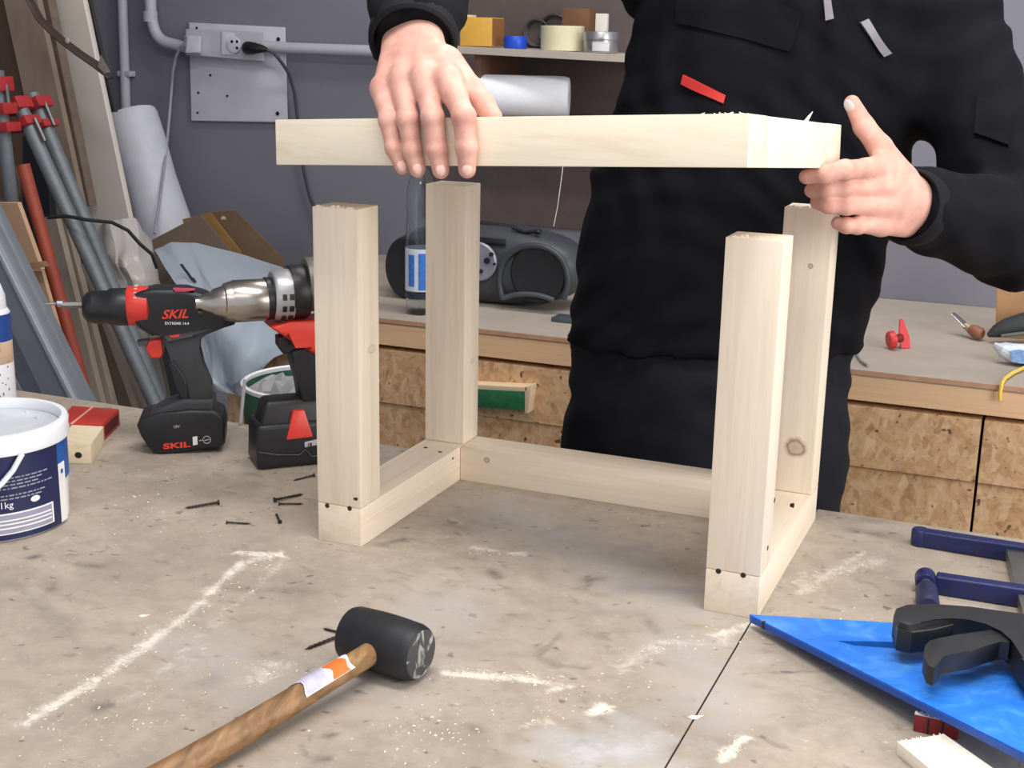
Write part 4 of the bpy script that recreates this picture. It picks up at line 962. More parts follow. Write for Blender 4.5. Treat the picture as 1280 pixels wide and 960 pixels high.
tin = thing('metal_tin', 'silver round lidded tin at the right end of the shelf', 'tin', c); M = Matrix.Translation(c)
m_tin = mat('tin_metal', (168, 168, 172), .32, .8, var=.06)
B().lathe([(0, 0), (r*.95, 0), (r*.96, .001), (r*.96, hg*.62), (0, hg*.62)], M, 40).build('base', m_tin, tin)
B().lathe([(0, hg*.60), (r, hg*.60), (r*1.02, hg*.64), (r, hg*.72), (r, hg*.93), (r*.97, hg), (0, hg)], M, 40).build('lid', m_tin, tin)
at_ = math.atan2(CAM[1]-c.y, CAM[0]-c.x)
B().lathe([(r*.96, hg*.1), (r*.97, hg*.1), (r*.97, hg*.52), (r*.96, hg*.52)], M, 14, closed=True, a0=at_-.5, a1=at_+.5).build('paper_label', mat('tin_label', (206, 206, 208), .6, var=.12, scale=300), tin)
b = B(); cc = c+Vector((0, 0, hg+.0004)); b.box((-.013, -.008, 0), (.015, .012, 21*kS), Matrix.Translation(cc) @ Matrix.Rotation(.15, 4, 'Z'), .001)
single(b, 'white_box', mat('white_carton', (212, 208, 200), .6, var=.04), 'tiny white box standing on top of the silver tin', 'box', cc)
b = B(); p = onshelf(716, YS+.16); b.box((-.03, 0, 0), (.04, .05, .10), Matrix.Translation(p), .002); single(b, 'brown_box', mat('brown_card', (112, 78, 54), .7), 'brown cardboard box at the back of the shelf behind the cream tape', 'box', p)
# coils of black cable hanging at the back of the shelf
for i, (px, r0, lb) in enumerate(((668, .033, 'loop of black cable hung at back of the shelf, nearest the blue tape'), (690, .04, 'larger loop of black cable hung behind the cream tape roll'))):
    c = onshelf(px, YW-.035); b = B()
    for j in range(3):
        rr = r0-.002*j; b.tube([c+Vector((rr*math.cos(a), .012+.004*j+.003*math.sin(3*a), r0+.005+rr*math.sin(a)*1.0)) for a in [2*PI*k/24 for k in range(25)]], .0028, 8)
    single(b, 'cable_coil', mat('grey_cable', (64, 64, 68), .5), lb, 'cable', c, 'cable loops on the wall shelf')
# string hanging under the lower board
b = B(); b.tube([py(x, y, YS+.0) for x, y in ((706, 168), (704, 205), (701.5, 225), (697, 258), (692, 283))], .0012, 6)
single(b, 'string', mat('white_string', (206, 204, 200), .8), 'thin white string hanging below the shelf beside the person', 'string', py(697, 283, YS))
# pale slab standing behind the radio
b = B(); b.hexa([py(640, 352, 1.86), py(770, 360, 1.86), py(770, 360, 1.9), py(640, 352, 1.9), py(640, 291, 1.86), py(770, 297, 1.86), py(770, 297, 1.9), py(640, 291, 1.9)]) 
for v in b.bm.verts:
    if v.co.z < .12: v.co.z = .0004
single(b, 'grey_board', mat('pale_grey_panel', (128, 120, 122), .7), 'pale grey board standing against the wall behind the radio', 'board', (py(700, 350, 1.88).x, 1.88, 0), smooth=False)

# ================================================================== THINGS ON THE RIGHT OF THE BACK BENCH
m_rp = mat('bright_red_plastic', (216, 52, 58), .4, var=.06)
c = pz(1120, 437, 0); kq = depth(c)/FPX
rp_ = thing('plastic_spool', 'bright red plastic spool with flange lying on the back bench', 'spool', c)
Fq = Frame(c)
ctr = Fq.P(-5, 11.5)
B().lathe([(0, 0), (10*kq, 0), (11*kq, .003), (11*kq, .012), (9*kq, .014), (0, .014)], axisM(Fq.P(-8, 11.8)+Vector((-.004, -.002, 0)), Vector((.9, .5, .1))), 24).build('knob', m_rp, rp_)
B().tube([Fq.P(-4, 12, .006), Fq.P(8, 13, .014)], 5.5*kq, 12).build('shaft', mat('dark_red_shaft', (120, 24, 26), .5), rp_)
b = B(); fl = [Fq.P(8, 0.6, .008), Fq.P(20, 1.0, .012), Fq.P(19, 14, .018), Fq.P(10, 34, .024), Fq.P(6, 34, .022), Fq.P(5, 16, .012)]
b.slab(fl, Vector((-.003, .008, 0))); b.build('flange', m_rp, rp_)
# chisel
c = pz(1214, 425, 0); Fc = Frame(c)
ch = thing('chisel', 'short chisel with brown wooden handle lying on the back bench', 'chisel', c)
B().tube([Fc.P(-16, 27, .05)+Vector((0, 0, -.0)), Fc.P(-2, 14, .02)], [.007, .011], 10, flat=.25).build('blade', m_steel, ch)
B().tube([Fc.P(-5, 15.5, .022), Fc.P(0, 12.5, .012)], [.007, .009], 12).build('ferrule', mat('pale_ferrule', (176, 160, 138), .4, .3), ch)
B().tube([Fc.P(0, 12.5, .012), Fc.P(4, 10.5, .004), Fc.P(9, 8.8, -.008), Fc.P(11, 8.5, -.012)], [.010, .0135, .0130, .009], 16).build('handle', mat('chisel_handle_wood', (140, 92, 70), .5, var=.15), ch)
# standing wood panel at far right
b = B(); b.hexa([py(1246, 404, 1.62), py(1330, 412, 1.62), py(1330, 412, 1.66), py(1246, 404, 1.66), py(1246, 345, 1.62), py(1330, 300, 1.62), py(1330, 300, 1.66), py(1246, 345, 1.66)], .001)
for v in b.bm.verts:
    if v.co.z < .03: v.co.z = .0004
single(b, 'plywood_board', mat('tan_plywood', (176, 136, 96), .6, var=.1, scale=15), 'tan plywood board standing at right end of back bench', 'board', (py(1290, 400, 1.64).x, 1.64, 0), smooth=False)
# dark pouch + white bag + yellow cord
c = pz(1268, 432, 0)
b = B(); Fp = Frame(pz(1240, 432, 0)); b.tube([Fp.P(-2, 10, .02), Fp.P(8, 15, .02), Fp.P(22, 21, .02), Fp.P(42, 26, .02), Fp.P(70, 28, .02)], [.005, .016, .022, .026, .026], 18, flat=.85)
for v in b.bm.verts: v.co.z = max(v.co.z, .0005)
po = thing('tool_pouch', 'dark grey padded pouch lying beside the chisel at right edge', 'pouch', pz(1262, 432, 0)); b.build('pouch_body', mat('charcoal_fabric', (46, 49, 52), .7, var=.12), po)
B().tube([Fp.P(10, 12, -.0), Fp.P(26, 15, -.004), Fp.P(46, 18, -.006), Fp.P(70, 20, -.006)], .004, 8).build('piping', mat('grey_piping', (90, 94, 90), .6), po)
rs = np.random.default_rng(4)
def crumple(name, pts, Ys, m, label, cat, loc, nu=26, nv=20, amp=.012, th=.0012, seed=1, floor=None, group=None, folds=9, root=None):
    """crumpled sheet through a grid of photo points with depths; ridged folds, given thickness"""
    r_ = np.random.default_rng(seed); rows = len(pts); cols = len(pts[0])
    G = np.array([[np.array(py(x, y, Y)) for (x, y), Y in zip(a, yy)] for a, yy in zip(pts, Ys)])
    u = np.linspace(0, cols-1, nu); v = np.linspace(0, rows-1, nv); V = []
    fd = [(r_.uniform(0, PI), r_.uniform(2, 7), r_.uniform(0, 6), r_.uniform(.4, 1)) for _ in range(folds)]
    for vv in v:
        j = min(int(vv), rows-2); fv = vv-j
        for uu in u:
            i = min(int(uu), cols-2); fu = uu-i
            p = (G[j, i]*(1-fu)+G[j, i+1]*fu)*(1-fv)+(G[j+1, i]*(1-fu)+G[j+1, i+1]*fu)*fv
            x, y = uu/(cols-1), vv/(rows-1)
            d = sum(w*abs(((x*math.cos(a)+y*math.sin(a))*f+ph) % 2-1) for a, f, ph, w in fd)/folds-.33
            p = p+np.array([.15*d*amp*4, -d*amp*4, .2*d*amp*4])
            if floor is not None: p[2] = max(p[2], floor)
            V.append(p)
    V = np.array(V); n = len(V)
    V2 = np.vstack([V, V+np.array([0.0002, th, .0002])]); F = []
    for j in range(nv-1):
        for i in range(nu-1):
            q = j*nu+i; F.append((q, q+nu, q+nu+1, q+1)); F.append((q+n, q+1+n, q+nu+1+n, q+nu+n))
    ed = [j*nu for j in range(nv)], [j*nu+nu-1 for j in range(nv)], list(range(nu)), [(nv-1)*nu+i for i in range(nu)]
    for e in ed:
        for a, b_ in zip(e[:-1], e[1:]): F.append((a, b_, b_+n, a+n))
    b = B().raw(V2, F)
    if root: return b.build(name, m, root, ang=25)
    return single(b, name, m, label, cat, loc, group, ang=25)
m_bagw = mat('white_film', (214, 222, 234), .35, var=.05)
b = B(); Fg = Frame(pz(1262, 458, 0)); b.tube([Fg.P(-14, 22, .03), Fg.P(-6, 18, .02), Fg.P(6, 14, .015), Fg.P(24, 14, .015), Fg.P(50, 14, .015)], [.006, .016, .021, .022, .022], 16, flat=.9)
for v in b.bm.verts:
    v.co.z = max(v.co.z+.003*math.sin(v.co.x*190)*math.sin(v.co.y*230), .0005)
wbg = thing('plastic_packet', 'white plastic packet printed with blue at the right edge of back bench', 'packet', pz(1265, 456, 0)); b.build('packet', m_bagw, wbg, ang=20)
b = B(); b.slab([Fg.P(-2, 20, -.006), Fg.P(8, 22, -.008), Fg.P(30, 18, -.010), Fg.P(30, 6, -.010), Fg.P(10, 5, -.008), Fg.P(0, 8, -.006)], Vector((0, .004, 0))); b.build('blue_print', mat('pale_blue_print', (120, 160, 214), .5, var=.35, scale=120), wbg, smooth=False)
b = B(); pts = [pz(1300, 452, .008), pz(1284, 458, .006), pz(1266, 466, .005), pz(1256, 473, .005)]; e = py(1252, 482, YBN-.004); pts += [Vector((e.x, YBN-.004, .004)), py(1250, 491, YBN-.006), py(1250, 500, YBN-.006)]
b.tube(pts, .0035, 10); single(b, 'yellow_cable', mat('yellow_cord', (236, 200, 84), .5), 'yellow cable hanging over the edge of the back bench', 'cable', pz(1262, 466, 0))
b = B(); pts = [pz(1076, 424, .012), pz(1070, 428, .010), pz(1068, 434, .006), pz(1071, 443, .004), pz(1076, 451, .004), pz(1085, 457, .004)]; b.tube(pts, [.003, .004, .004, .003, .0025, .003], 8)
single(b, 'grey_strap', mat('grey_strap', (150, 146, 144), .5, var=.2, scale=120), 'thin grey strap lying curled at bench edge beside the hip', 'strap', pz(1062, 445, 0))

# ================================================================== WALL FIXTURES
m_pvc = mat('grey_white_pvc', (190, 190, 202), .45, var=.03)
YQ = YB-.016
def wp(x, y, Y=YQ): return py(x, y, Y)
kW = depth(wp(300, 90))/FPX
def bend(pts, n=6):
    """round the corners of a pixel path"""
    out = [pts[0]]
    for a, b_, c in zip(pts[:-2], pts[1:-1], pts[2:]):
        for i in range(n+1):
            t = i/n; out.append(tuple((1-t)**2*(b_[j]+(a[j]-b_[j])*.5)+2*t*(1-t)*b_[j]+t*t*(b_[j]+(c[j]-b_[j])*.5) for j in (0, 1)))
    out.append(pts[-1]); return out
cd = thing('wall_conduit', 'white vertical conduit pipe running down the grey wall', 'pipe', wp(157, 145))
B().tube([wp(151, -60), wp(158, 150)], 6.2*kW, 16).build('pipe', m_pvc, cd)
for (x, y) in ((155, 92), ): B().box((-.016, -.012, -.008), (.030, .016, .008), Matrix.Translation(wp(x, y)), .003).build('clip', m_pvc, cd)
sk = thing('socket_panel', 'white wall panel with double socket box fed by bent conduit', 'socket', wp(300, 150, YB))
B().hexa([wp(239, 151, YB-.014), wp(360, 153, YB-.014), wp(360, 153, YB-.001), wp(239, 151, YB-.001), wp(236, 28, YB-.014), wp(357, 34, YB-.014), wp(357, 34, YB-.001), wp(236, 28, YB-.001)], .003).build('back_plate', mat('white_painted_plate', (206, 206, 216), .5, var=.03), sk)
bx_ = B().hexa([wp(232, 69, YB-.062), wp(330, 77, YB-.062), wp(330, 77, YB-.0145), wp(232, 69, YB-.0145), wp(232, 36, YB-.062), wp(330, 40, YB-.062), wp(330, 40, YB-.0145), wp(232, 36, YB-.0145)], .004, 3).build('socket_box', m_pvc, sk)
B().hexa([wp(277, 68, YB-.066), wp(293, 69, YB-.066), wp(293, 69, YB-.0625), wp(277, 68, YB-.0625), wp(277, 40, YB-.066), wp(293, 41, YB-.066), wp(293, 41, YB-.0625), wp(277, 40, YB-.0625)], .001).build('divider', mat('white_trim', (214, 214, 224), .4), bx_)
skt = B().lathe([(0, 0), (10*kW, 0), (10*kW, .004), (9*kW, .005), (0, .004)], axisM(wp(293, 56, YB-.066), (0, -1, 0)), 24).build('socket_face', mat('white_trim', (214, 214, 224), .4), bx_)
b = B()
for (x, y) in ((290, 52), (296.5, 52), (296.5, 60)): b.lathe([(0, 0), (1.9*kW, 0), (1.9*kW, .0012), (0, .0012)], axisM(wp(x, y, YB-.0702), (0, -1, 0)), 10)
b.build('socket_holes', m_black, skt)
B().tube([wp(x, y, YB-.035) for x, y in bend([(188, -50), (188, 48), (228, 58)])]+[wp(236, 59, YB-.035)], 7.2*kW, 16).build('conduit', m_pvc, sk)
B().tube([wp(188, 14, YB-.035), wp(188.3, 27, YB-.035)], 9*kW, 16).build('coupling', m_pvc, sk)
B().tube([wp(330, 58, YB-.035), wp(365, 60, YB-.035), wp(420, 62, YB-.035), wp(478, 64, YB-.035)], 6.6*kW, 16).build('conduit', m_pvc, sk)
for (x, y) in ((348, 49), (347, 142), (247, 141), (284, 120), (246, 35), (248, 116), (263, 94)): B().lathe([(0, 0), ((2.6 if x > 340 else 1.6)*kW, 0), ((2.6 if x > 340 else 1.6)*kW, .0012), (0, .0012)], axisM(wp(x, y, YB-.0142), (0, -1, 0)), 10).build('screw_hole', m_black, sk)
pl = thing('white_plug', 'white plug with thin white cord hanging at the left socket', 'plug', wp(232, 60, YB-.08))
B().hexa([wp(232, 66, YB-.090), wp(250, 66, YB-.090), wp(252, 68, YB-.0625), wp(230, 67, YB-.0625), wp(234, 46, YB-.090), wp(250, 46, YB-.090), wp(252, 43, YB-.0625), wp(230, 44, YB-.0625)], .003, 3).build('plug_body', mat('white_trim', (214, 214, 224), .4), pl)
B().tube([wp(x, y, Y) for x, y, Y in ((234, 56, YB-.085), (226, 58, YB-.08), (220, 70, YB-.06), (216, 90, YB-.04), (213, 130, YB-.03), (210, 165, YB-.05), (206, 205, YB-.16), (200, 250, YB-.22), (193, 292, YB-.28))], 1.8*kW, 8).build('cord', mat('grey_white_cord', (168, 168, 178), .5), pl)
pb = thing('black_plug', 'black plug with black cord hanging at the right socket', 'plug', wp(316, 60, YB-.08))
b = B(); b.tube([wp(310, 60, YB-.0668), wp(311, 60, YB-.085), wp(318, 60.5, YB-.092), wp(327, 61, YB-.09), (wp(334, 62, YB-.088))], [8*kW, 8*kW, 7*kW, 5*kW, 2.4*kW], 14); b.build('plug_body', m_black, pb)
B().tube([wp(x, y, Y) for x, y, Y in ((332, 61.5, YB-.088), (342, 66, YB-.08), (352, 78, YB-.06), (361, 92, YB-.04), (368, 115, YB-.025), (371, 140, YB-.02), (374, 170, YB-.02), (380, 215, YB-.02), (387, 245, YB-.02), (400, 275, YB-.02))], 2.0*kW, 8).build('cord', mat('dark_grey_cord', (62, 60, 68), .5), pb)

# ================================================================== LUMBER LEANING AT THE LEFT
def strip(Y, e1, e2, th, ext0=0.0, ext1=0.0, floor=True, Y2=None):
    """leaning board: left/right edges in pixels at two photo rows, on the plane y=Y (top row may lie on Y2)"""
    Y2 = Y if Y2 is None else Y2
    a, b_ = py(e1[0], e1[2], Y2), py(e1[1], e1[2], Y2); c, d = py(e2[0], e2[2], Y), py(e2[1], e2[2], Y)
    da = (a-c); db = (b_-d); a2 = a+da.normalized()*ext0; b2 = b_+db.normalized()*ext0
    if floor:
        c2 = c-da*((c.z-ZF-.001)/da.z); d2_ = d-db*((d.z-ZF-.001)/db.z)
    else: c2, d2_ = c-da.normalized()*ext1, d-db.normalized()*ext1
    w = Vector((0, th, 0)); return [c2, d2_, d2_+w, c2+w, a2, b2, b2+w, a2+w]
def lumber(name, m, label, cat, *a, bevel=.001, group=None, **k):
    p = strip(*a, **k); b = B().hexa(p, bevel, 1); return single(b, name, m, label, cat, (p[0]+p[2])*.5, group)
m_wb = mat('white_melamine_board', (226, 218, 210), .5, var=.03, scale=8); m_wbb = mat('grey_brown_board', (148, 130, 116), .6, var=.07, scale=6, stretch=(6, 6, 1)); m_dkb = mat('dark_brown_board_edge', (92, 72, 60), .7, var=.12)
m_ply = mat('plywood_edge', (120, 106, 96), .7, var=.15, scale=30, stretch=(1, 1, 1))
g_ = 'boards and poles leaning in the left corner'
lumber('white_board', m_wb, 'wide white board leaning against the wall beside the foam roll', 'board', 1.50, (62, 104, 0), (107, 161, 270), .018, ext0=.5, group=g_)
lumber('dark_trim', mat('dark_grey_trim', (58, 58, 62), .6), 'narrow dark strip leaning just right of the wide white board', 'strip', 1.56, (106, 112, 0), (139, 144, 140), .012, ext0=.4, ext1=0, floor=False, group=g_)
lumber('plywood_strip', m_ply, 'brown plywood strip leaning along left edge of white board', 'strip', 1.44, (44, 60, 0), (100, 112, 258), .030, ext0=.5, ext1=0, floor=False, group=g_)
lumber('brown_board', m_wbb, 'wide grey brown board leaning behind the red pipe clamps', 'board', 1.38, (4, 47, 0), (58, 101, 250), .018, ext0=.5, ext1=.02, floor=False, group=g_)
lumber('dark_board', m_dkb, 'dark brown board leaning at the far left behind the clamps', 'board', 1.42, (-40, 6, 0), (14, 62, 250), .02, ext0=.4, group=g_)
m_gp = mat('galvanised_pipe', (116, 122, 128), .45, .15, var=.1, scale=50); m_redc = mat('red_clamp_iron', (178, 50, 54), .45, var=.12, scale=60)
def pole(Y, top, bot, r_px, seg=16, ext0=0.0):
    a, b_ = py(*top, Y), py(*bot, Y); d = (b_-a); f = b_+d*((b_.z-ZF-.012)/(-d.z)); k = depth(b_)/FPX
    return a-d.normalized()*ext0, f, r_px*k
def pipe_clamp(Y, top, bot, heads, lb, nm='pipe_clamp', r=9):
    a, f, rr = pole(Y, top, bot, r); d = (f-a).normalized(); t = thing(nm, lb, 'clamp', f, 'pipe clamps leaning in the left corner')
    B().tube([a, f], rr, 16).build('pipe', m_gp, t)
    s = d.cross(Vector((0, 1, 0))).normalized(); n = d.cross(s)
    for (y, hw, hh, off) in heads:
        p = a + (f-a)*((py(*bot, Y)-py(*top, Y)).length/(f-a).length)*((y-top[1])/(bot[1]-top[1]))
        R = Matrix(((s.x, n.x, d.x, p.x), (s.y, n.y, d.y, p.y), (s.z, n.z, d.z, p.z), (0, 0, 0, 1))); k = depth(p)/FPX
        b = B(); b.box((-hw*k+off*k, -rr*1.5, -hh*k), (hw*k+off*k, rr*1.5, hh*k), R, .004, 2); b.build('clamp_jaw', m_redc, t)
    p0 = a+d*.02-n*rr*.2
    B().tube([a+s*rr*1.5+d*.03, a+s*rr*1.5+d*.085], .005, 10).build('clamp_screw', m_zinc, t)
    return t
pipe_clamp(1.06, (27, 138), (196, 510), [(131, 15, 8, -4), (153, 16, 6, -4)], 'pipe clamp with red jaws, front one, on left of the grey pair')
pipe_clamp(1.13, (40, 118), (204, 510), [(131, 12, 7, 4), (156, 10, 5, 2)], 'pipe clamp with red jaws, right one of the grey pair')
pipe_clamp(1.00, (-4, 88), (44, 510), [(104, 14, 9, 0), (133, 16, 7, 0), (155, 18, 6, 0)], 'pipe clamp with red jaws cut by the left edge of the photo', r=8)
a, f, rr = pole(.95, (29, 206), (110, 505), 8)
single(B().tube([a, f], rr, 18), 'red_pipe', mat('red_painted_pipe', (156, 70, 52), .5, var=.12), 'red painted pipe leaning behind the cardboard at the left', 'pipe', f, g_)
m_card = mat('brown_cardboard', (196, 160, 130), .75, var=.05, scale=20)
lumber('cardboard_sheet', m_card, 'tan cardboard sheet with folded lip leaning at the left, upper piece', 'cardboard', .91, (-60, 22, 253), (-40, 50, 332), .012, ext1=.01, floor=False, group=g_)
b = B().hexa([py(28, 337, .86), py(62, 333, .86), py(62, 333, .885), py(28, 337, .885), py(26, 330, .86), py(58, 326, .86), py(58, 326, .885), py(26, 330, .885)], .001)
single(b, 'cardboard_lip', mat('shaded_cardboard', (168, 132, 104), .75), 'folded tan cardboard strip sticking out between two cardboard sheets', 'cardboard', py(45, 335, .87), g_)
lumber('cardboard_sheet', m_card, 'narrow tan cardboard sheet leaning beside the red pipe, lower piece', 'cardboard', .89, (10, 52, 338), (50, 84, 450), .010, group=g_)
b = B().hexa([py(-30, 252, 1.022), py(26, 246, 1.022), py(26, 246, 1.032), py(-30, 252, 1.032), py(-30, 205, 1.022), py(24, 208, 1.022), py(24, 208, 1.032), py(-30, 205, 1.032)], .001)
single(b, 'dark_card', mat('shaded_brown_card', (120, 98, 82), .8), 'dull brown card flap behind the top of the red pipe', 'cardboard', py(5, 250, 1.0), g_)
m_mold = mat('weathered_moulding', (184, 170, 156), .65, var=.1, scale=8, stretch=(8, 8, 1)); m_mold2 = mat('darker_batten', (118, 104, 90), .7, var=.12)
lumber('wood_moulding', m_mold, 'pale weathered batten leaning right of the red pipe', 'batten', 1.16, (54, 70, 272), (112, 128, 508), .018, group=g_)
lumber('wood_moulding', m_mold, 'pale weathered batten leaning between two other pale battens', 'batten', 1.18, (70.5, 80, 270), (128.5, 142, 508), .018, group=g_)
lumber('wood_moulding', m_mold2, 'darker brown batten leaning right of the pale battens', 'batten', 1.20, (81, 100, 270), (143, 164, 510), .03, group=g_)
lumber('wood_moulding', m_mold, 'thin pale batten leaning left of the grey pipes', 'batten', 1.12, (100, 107, 330), (166, 173, 512), .02, group=g_)
m_alu = mat('grey_aluminium', (134, 140, 150), .4, .25, var=.06, scale=10, stretch=(1, 1, 1)); m_alul = mat('light_aluminium', (172, 178, 188), .35, .25, var=.05)
def profile(lb, Y, e1, e2, th, ribs, m):
    p = strip(Y, e1, e2, th, ext0=.45); t = thing('metal_profile', lb, 'profile', (p[0]+p[2])*.5, 'metal profiles leaning at the left')
    B().hexa(p, .001, 1).build('web', m, t)
    for (f0, f1) in ribs:
        c, d, a_, b_ = p[0], p[1], p[4], p[5]; w = Vector((0, -.008, 0)); g = Vector((0, -.0003, 0))
        q = [c.lerp(d, f0)+w, c.lerp(d, f1)+w, c.lerp(d, f1)+g, c.lerp(d, f0)+g, a_.lerp(b_, f0)+w, a_.lerp(b_, f1)+w, a_.lerp(b_, f1)+g, a_.lerp(b_, f0)+g]
        B().hexa(q, .002, 2).build('rib', m_alul, t)
profile('slim grey metal profile leaning at left, rightmost of the three', .80, (-14, 4, 290), (82, 107, 502), .03, [(0, .25), (.6, 1.0)], m_alu)
profile('broad grey metal profile with bright edge leaning at left', .76, (-44, -9, 290), (58, 98, 505), .03, [(.86, 1.0)], m_alu)
profile('grey metal profile leaning lowest at left behind the white bottle', .86, (-80, -44, 290), (33, 62, 505), .02, [(0, .2)], m_alu)
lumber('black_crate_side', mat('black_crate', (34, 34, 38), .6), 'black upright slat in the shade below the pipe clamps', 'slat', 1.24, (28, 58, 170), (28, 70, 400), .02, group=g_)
# dark curved strap across the boards
b = B(); b.tube([py(x, y, 1.28) for x, y in ((22, -30), (38, 2), (50, 24), (72, 46), (98, 66), (122, 82), (138, 98))], [.012, .013, .015, .017, .018, .020, .010], 12, flat=.35)
stp = thing('curved_strap', 'dark brown curved metal strap hanging across white board at upper left', 'strap', py(138, 100, 1.28)); b.build('strap', mat('dark_rusty_strap', (74, 62, 56), .55, .2, var=.15), stp)
B().hexa([py(122, 84, 1.262), py(131, 92, 1.262), py(131, 92, 1.266), py(122, 84, 1.266), py(126, 68, 1.262), py(138, 90, 1.262), py(138, 90, 1.266), py(126, 68, 1.266)], .0008).build('end_bracket', mat('bright_bracket', (168, 160, 150), .4, .4), stp)
b = B(); b.ell(py(84, 51, 1.268), (.007, .003, .007)); b.build('rivet', m_mold, stp)
# foam roll
def rl_(x0, y0, x1, y1, Y0, Y1, r_px): return py(x0, y0, Y0), py(x1, y1, Y1), r_px*depth(py(x1, y1, Y1))/FPX
a, c, rr = rl_(162, 143, 210, 300, 1.84, 1.80, 34)
fr = thing('foam_roll', 'thick white foam sheet roll leaning against the grey wall', 'roll', a+(c-a).normalized()*((a.z-ZF)/(a.z-c.z)*(c-a).length))
d = (c-a).normalized(); M = axisM(a, d); Lf = (a.z-ZF)/(-d.z)-rr*.45
m_foam = mat('white_foam_sheet', (214, 216, 228), .5, var=.05, scale=30, bump=.2)
b = B(); b.lathe([(rr*.5, 0), (rr*.96, 0), (rr, .01), (rr*1.01, .08), (rr*.97, .2), (rr*1.03, .32), (rr, .5), (rr, Lf-.01), (rr*.5, Lf)], M, 40, closed=True); b.build('rolled_sheet', m_foam, fr)
b = B(); pts = [M @ Vector((rr*q*math.cos(t), rr*q*math.sin(t), -.002)) for t, q in [(k*.4, .48-.008*k) for k in range(40)]]; b.tube(pts, .003, 6); b.build('inner_windings', m_foam, fr)
# crumpled clear sheet in front of the boards
m_film = NT('crumpled_film'); m_film.base(lin((206, 202, 198))); m_film.rough(.3); m_film.b.inputs['Alpha'].default_value = 1.0; m_film.b.inputs['Transmission Weight'].default_value = .15; m_film = m_film.m
crumple('plastic_film', [[(112, 285), (140, 276), (165, 272), (188, 300)], [(114, 318), (145, 318), (172, 318), (192, 325)], [(122, 350), (150, 352), (178, 352), (198, 352)], [(134, 372), (155, 395), (180, 398), (206, 388)], [(150, 420), (165, 430), (188, 430), (212, 420)]],
        [[1.36, 1.34, 1.36, 1.42], [1.30, 1.27, 1.29, 1.36], [1.28, 1.24, 1.26, 1.32], [1.26, 1.22, 1.24, 1.30], [1.30, 1.26, 1.27, 1.32]], m_film, 'crumpled greyish plastic film bunched below the foam roll', 'film', py(165, 420, 1.28), amp=.036, seed=5, folds=14, nu=34, nv=28)
b = B(); b.tube([py(x, y, Y) for x, y, Y in ((60, 272, 1.02), (82, 270, 1.02), (110, 275, 1.02), (140, 278, 1.10), (160, 288, 1.14), (175, 305, 1.16), (190, 318, 1.18), (196, 335, 1.20))], .0042, 8)
single(b, 'black_cable', mat('black_cable', (44, 44, 46), .5), 'dark cable draped across the grey pipes and plastic film', 'cable', py(190, 330, 1.18), g_)
# cardboard pieces behind the blue bag
m_kraft = mat('brown_kraft_card', (108, 86, 64), .75, var=.12, scale=14); m_kraft2 = mat('grey_kraft_card', (112, 96, 86), .75, var=.1)
def leafcard(pts, Y0, Y1, m, lb):
    ym = min(y for x, y in pts); yM = max(y for x, y in pts)
    top = [py(x, y, Y0+(Y1-Y0)*(y-ym)/(yM-ym)) for x, y in pts]; b = B().slab(top, Vector((0, .006, 0)))
    lo = min(top, key=lambda p: p.z); return single(b, 'cardboard_piece', m, lb, 'cardboard', lo, 'brown cardboard pieces propped on the back bench', smooth=False)
leafcard([(190, 300), (228, 280), (250, 268), (300, 330), (318, 400), (205, 400)], 1.58, 1.44, m_kraft2, 'greyish brown cardboard piece propped at the back of the bench, leftmost of three')
leafcard([(228, 274), (262, 266), (300, 314), (312, 400), (262, 400)], 1.62, 1.48, mat('ochre_kraft_card', (140, 106, 60), .75, var=.12), 'ochre brown cardboard piece propped at the back of the bench, middle of three')
leafcard([(258, 266), (293, 263), (352, 322), (356, 400), (302, 400)], 1.66, 1.52, m_kraft, 'dark brown cardboard piece propped behind the blue bag with two pale spots')
b = B(); 
for (x, y, r_) in ((279.5, 273.5, .008), (290, 281.5, .005)): b.lathe([(0, 0), (r_, 0), (r_, .001), (0, .001)], axisM(py(x, y, 1.649), (0, -1, 0)), 10)
o = [q for q in bpy.data.objects if q.name.startswith('cardboard_piece')][-1]; ORG[o.name] = Vector(o.location); b.build('pale_spots', mat('pale_spot', (206, 190, 170), .7), o)
# pale blue bag draped over the bench front
m_bag = mat('pale_blue_bag', (172, 184, 198), .5, var=.06, scale=6)
bag = crumple('paper_bag', [[(190, 312), (214, 303), (248, 304), (300, 318), (352, 334)], [(212, 344), (236, 340), (262, 345), (310, 356), (384, 362)], [(236, 378), (252, 378), (285, 380), (330, 384), (392, 392)], [(240, 420), (256, 420), (285, 425), (325, 430), (370, 438)], [(250, 455), (266, 470), (290, 482), (312, 470), (345, 445)], [(262, 478), (274, 488), (298, 497), (306, 488), (322, 470)]],
        [[1.40, 1.42, 1.46, 1.52, 1.56], [1.26, 1.28, 1.30, 1.34, 1.40], [1.165, 1.165, 1.165, 1.165, 1.17], [1.14, 1.14, 1.14, 1.14, 1.14], [1.13, 1.12, 1.12, 1.12, 1.13], [1.13, 1.125, 1.12, 1.125, 1.13]], m_bag, 'pale blue plastic bag draped over the bench behind the two drills', 'bag', (py(280, 400, 1.15).x, 1.15, 0), nu=48, nv=42, amp=.030, seed=11, folds=10)
ORG[bag.name] = Vector(bag.location)
b = B()
for (x, y, l) in ((226, 330, 9), (232, 338, 12), (240, 347, 6)):
    p, q = py(x, y, 1.262), py(x+l*.7, y+l, 1.245); w = Vector((.004, 0, .001)); b.slab([p-w, p+w, q+w, q-w], (0, .001, 0))
b.build('printed_lettering', mat('dark_grey_print', (50, 58, 72), .6), bag, smooth=False)
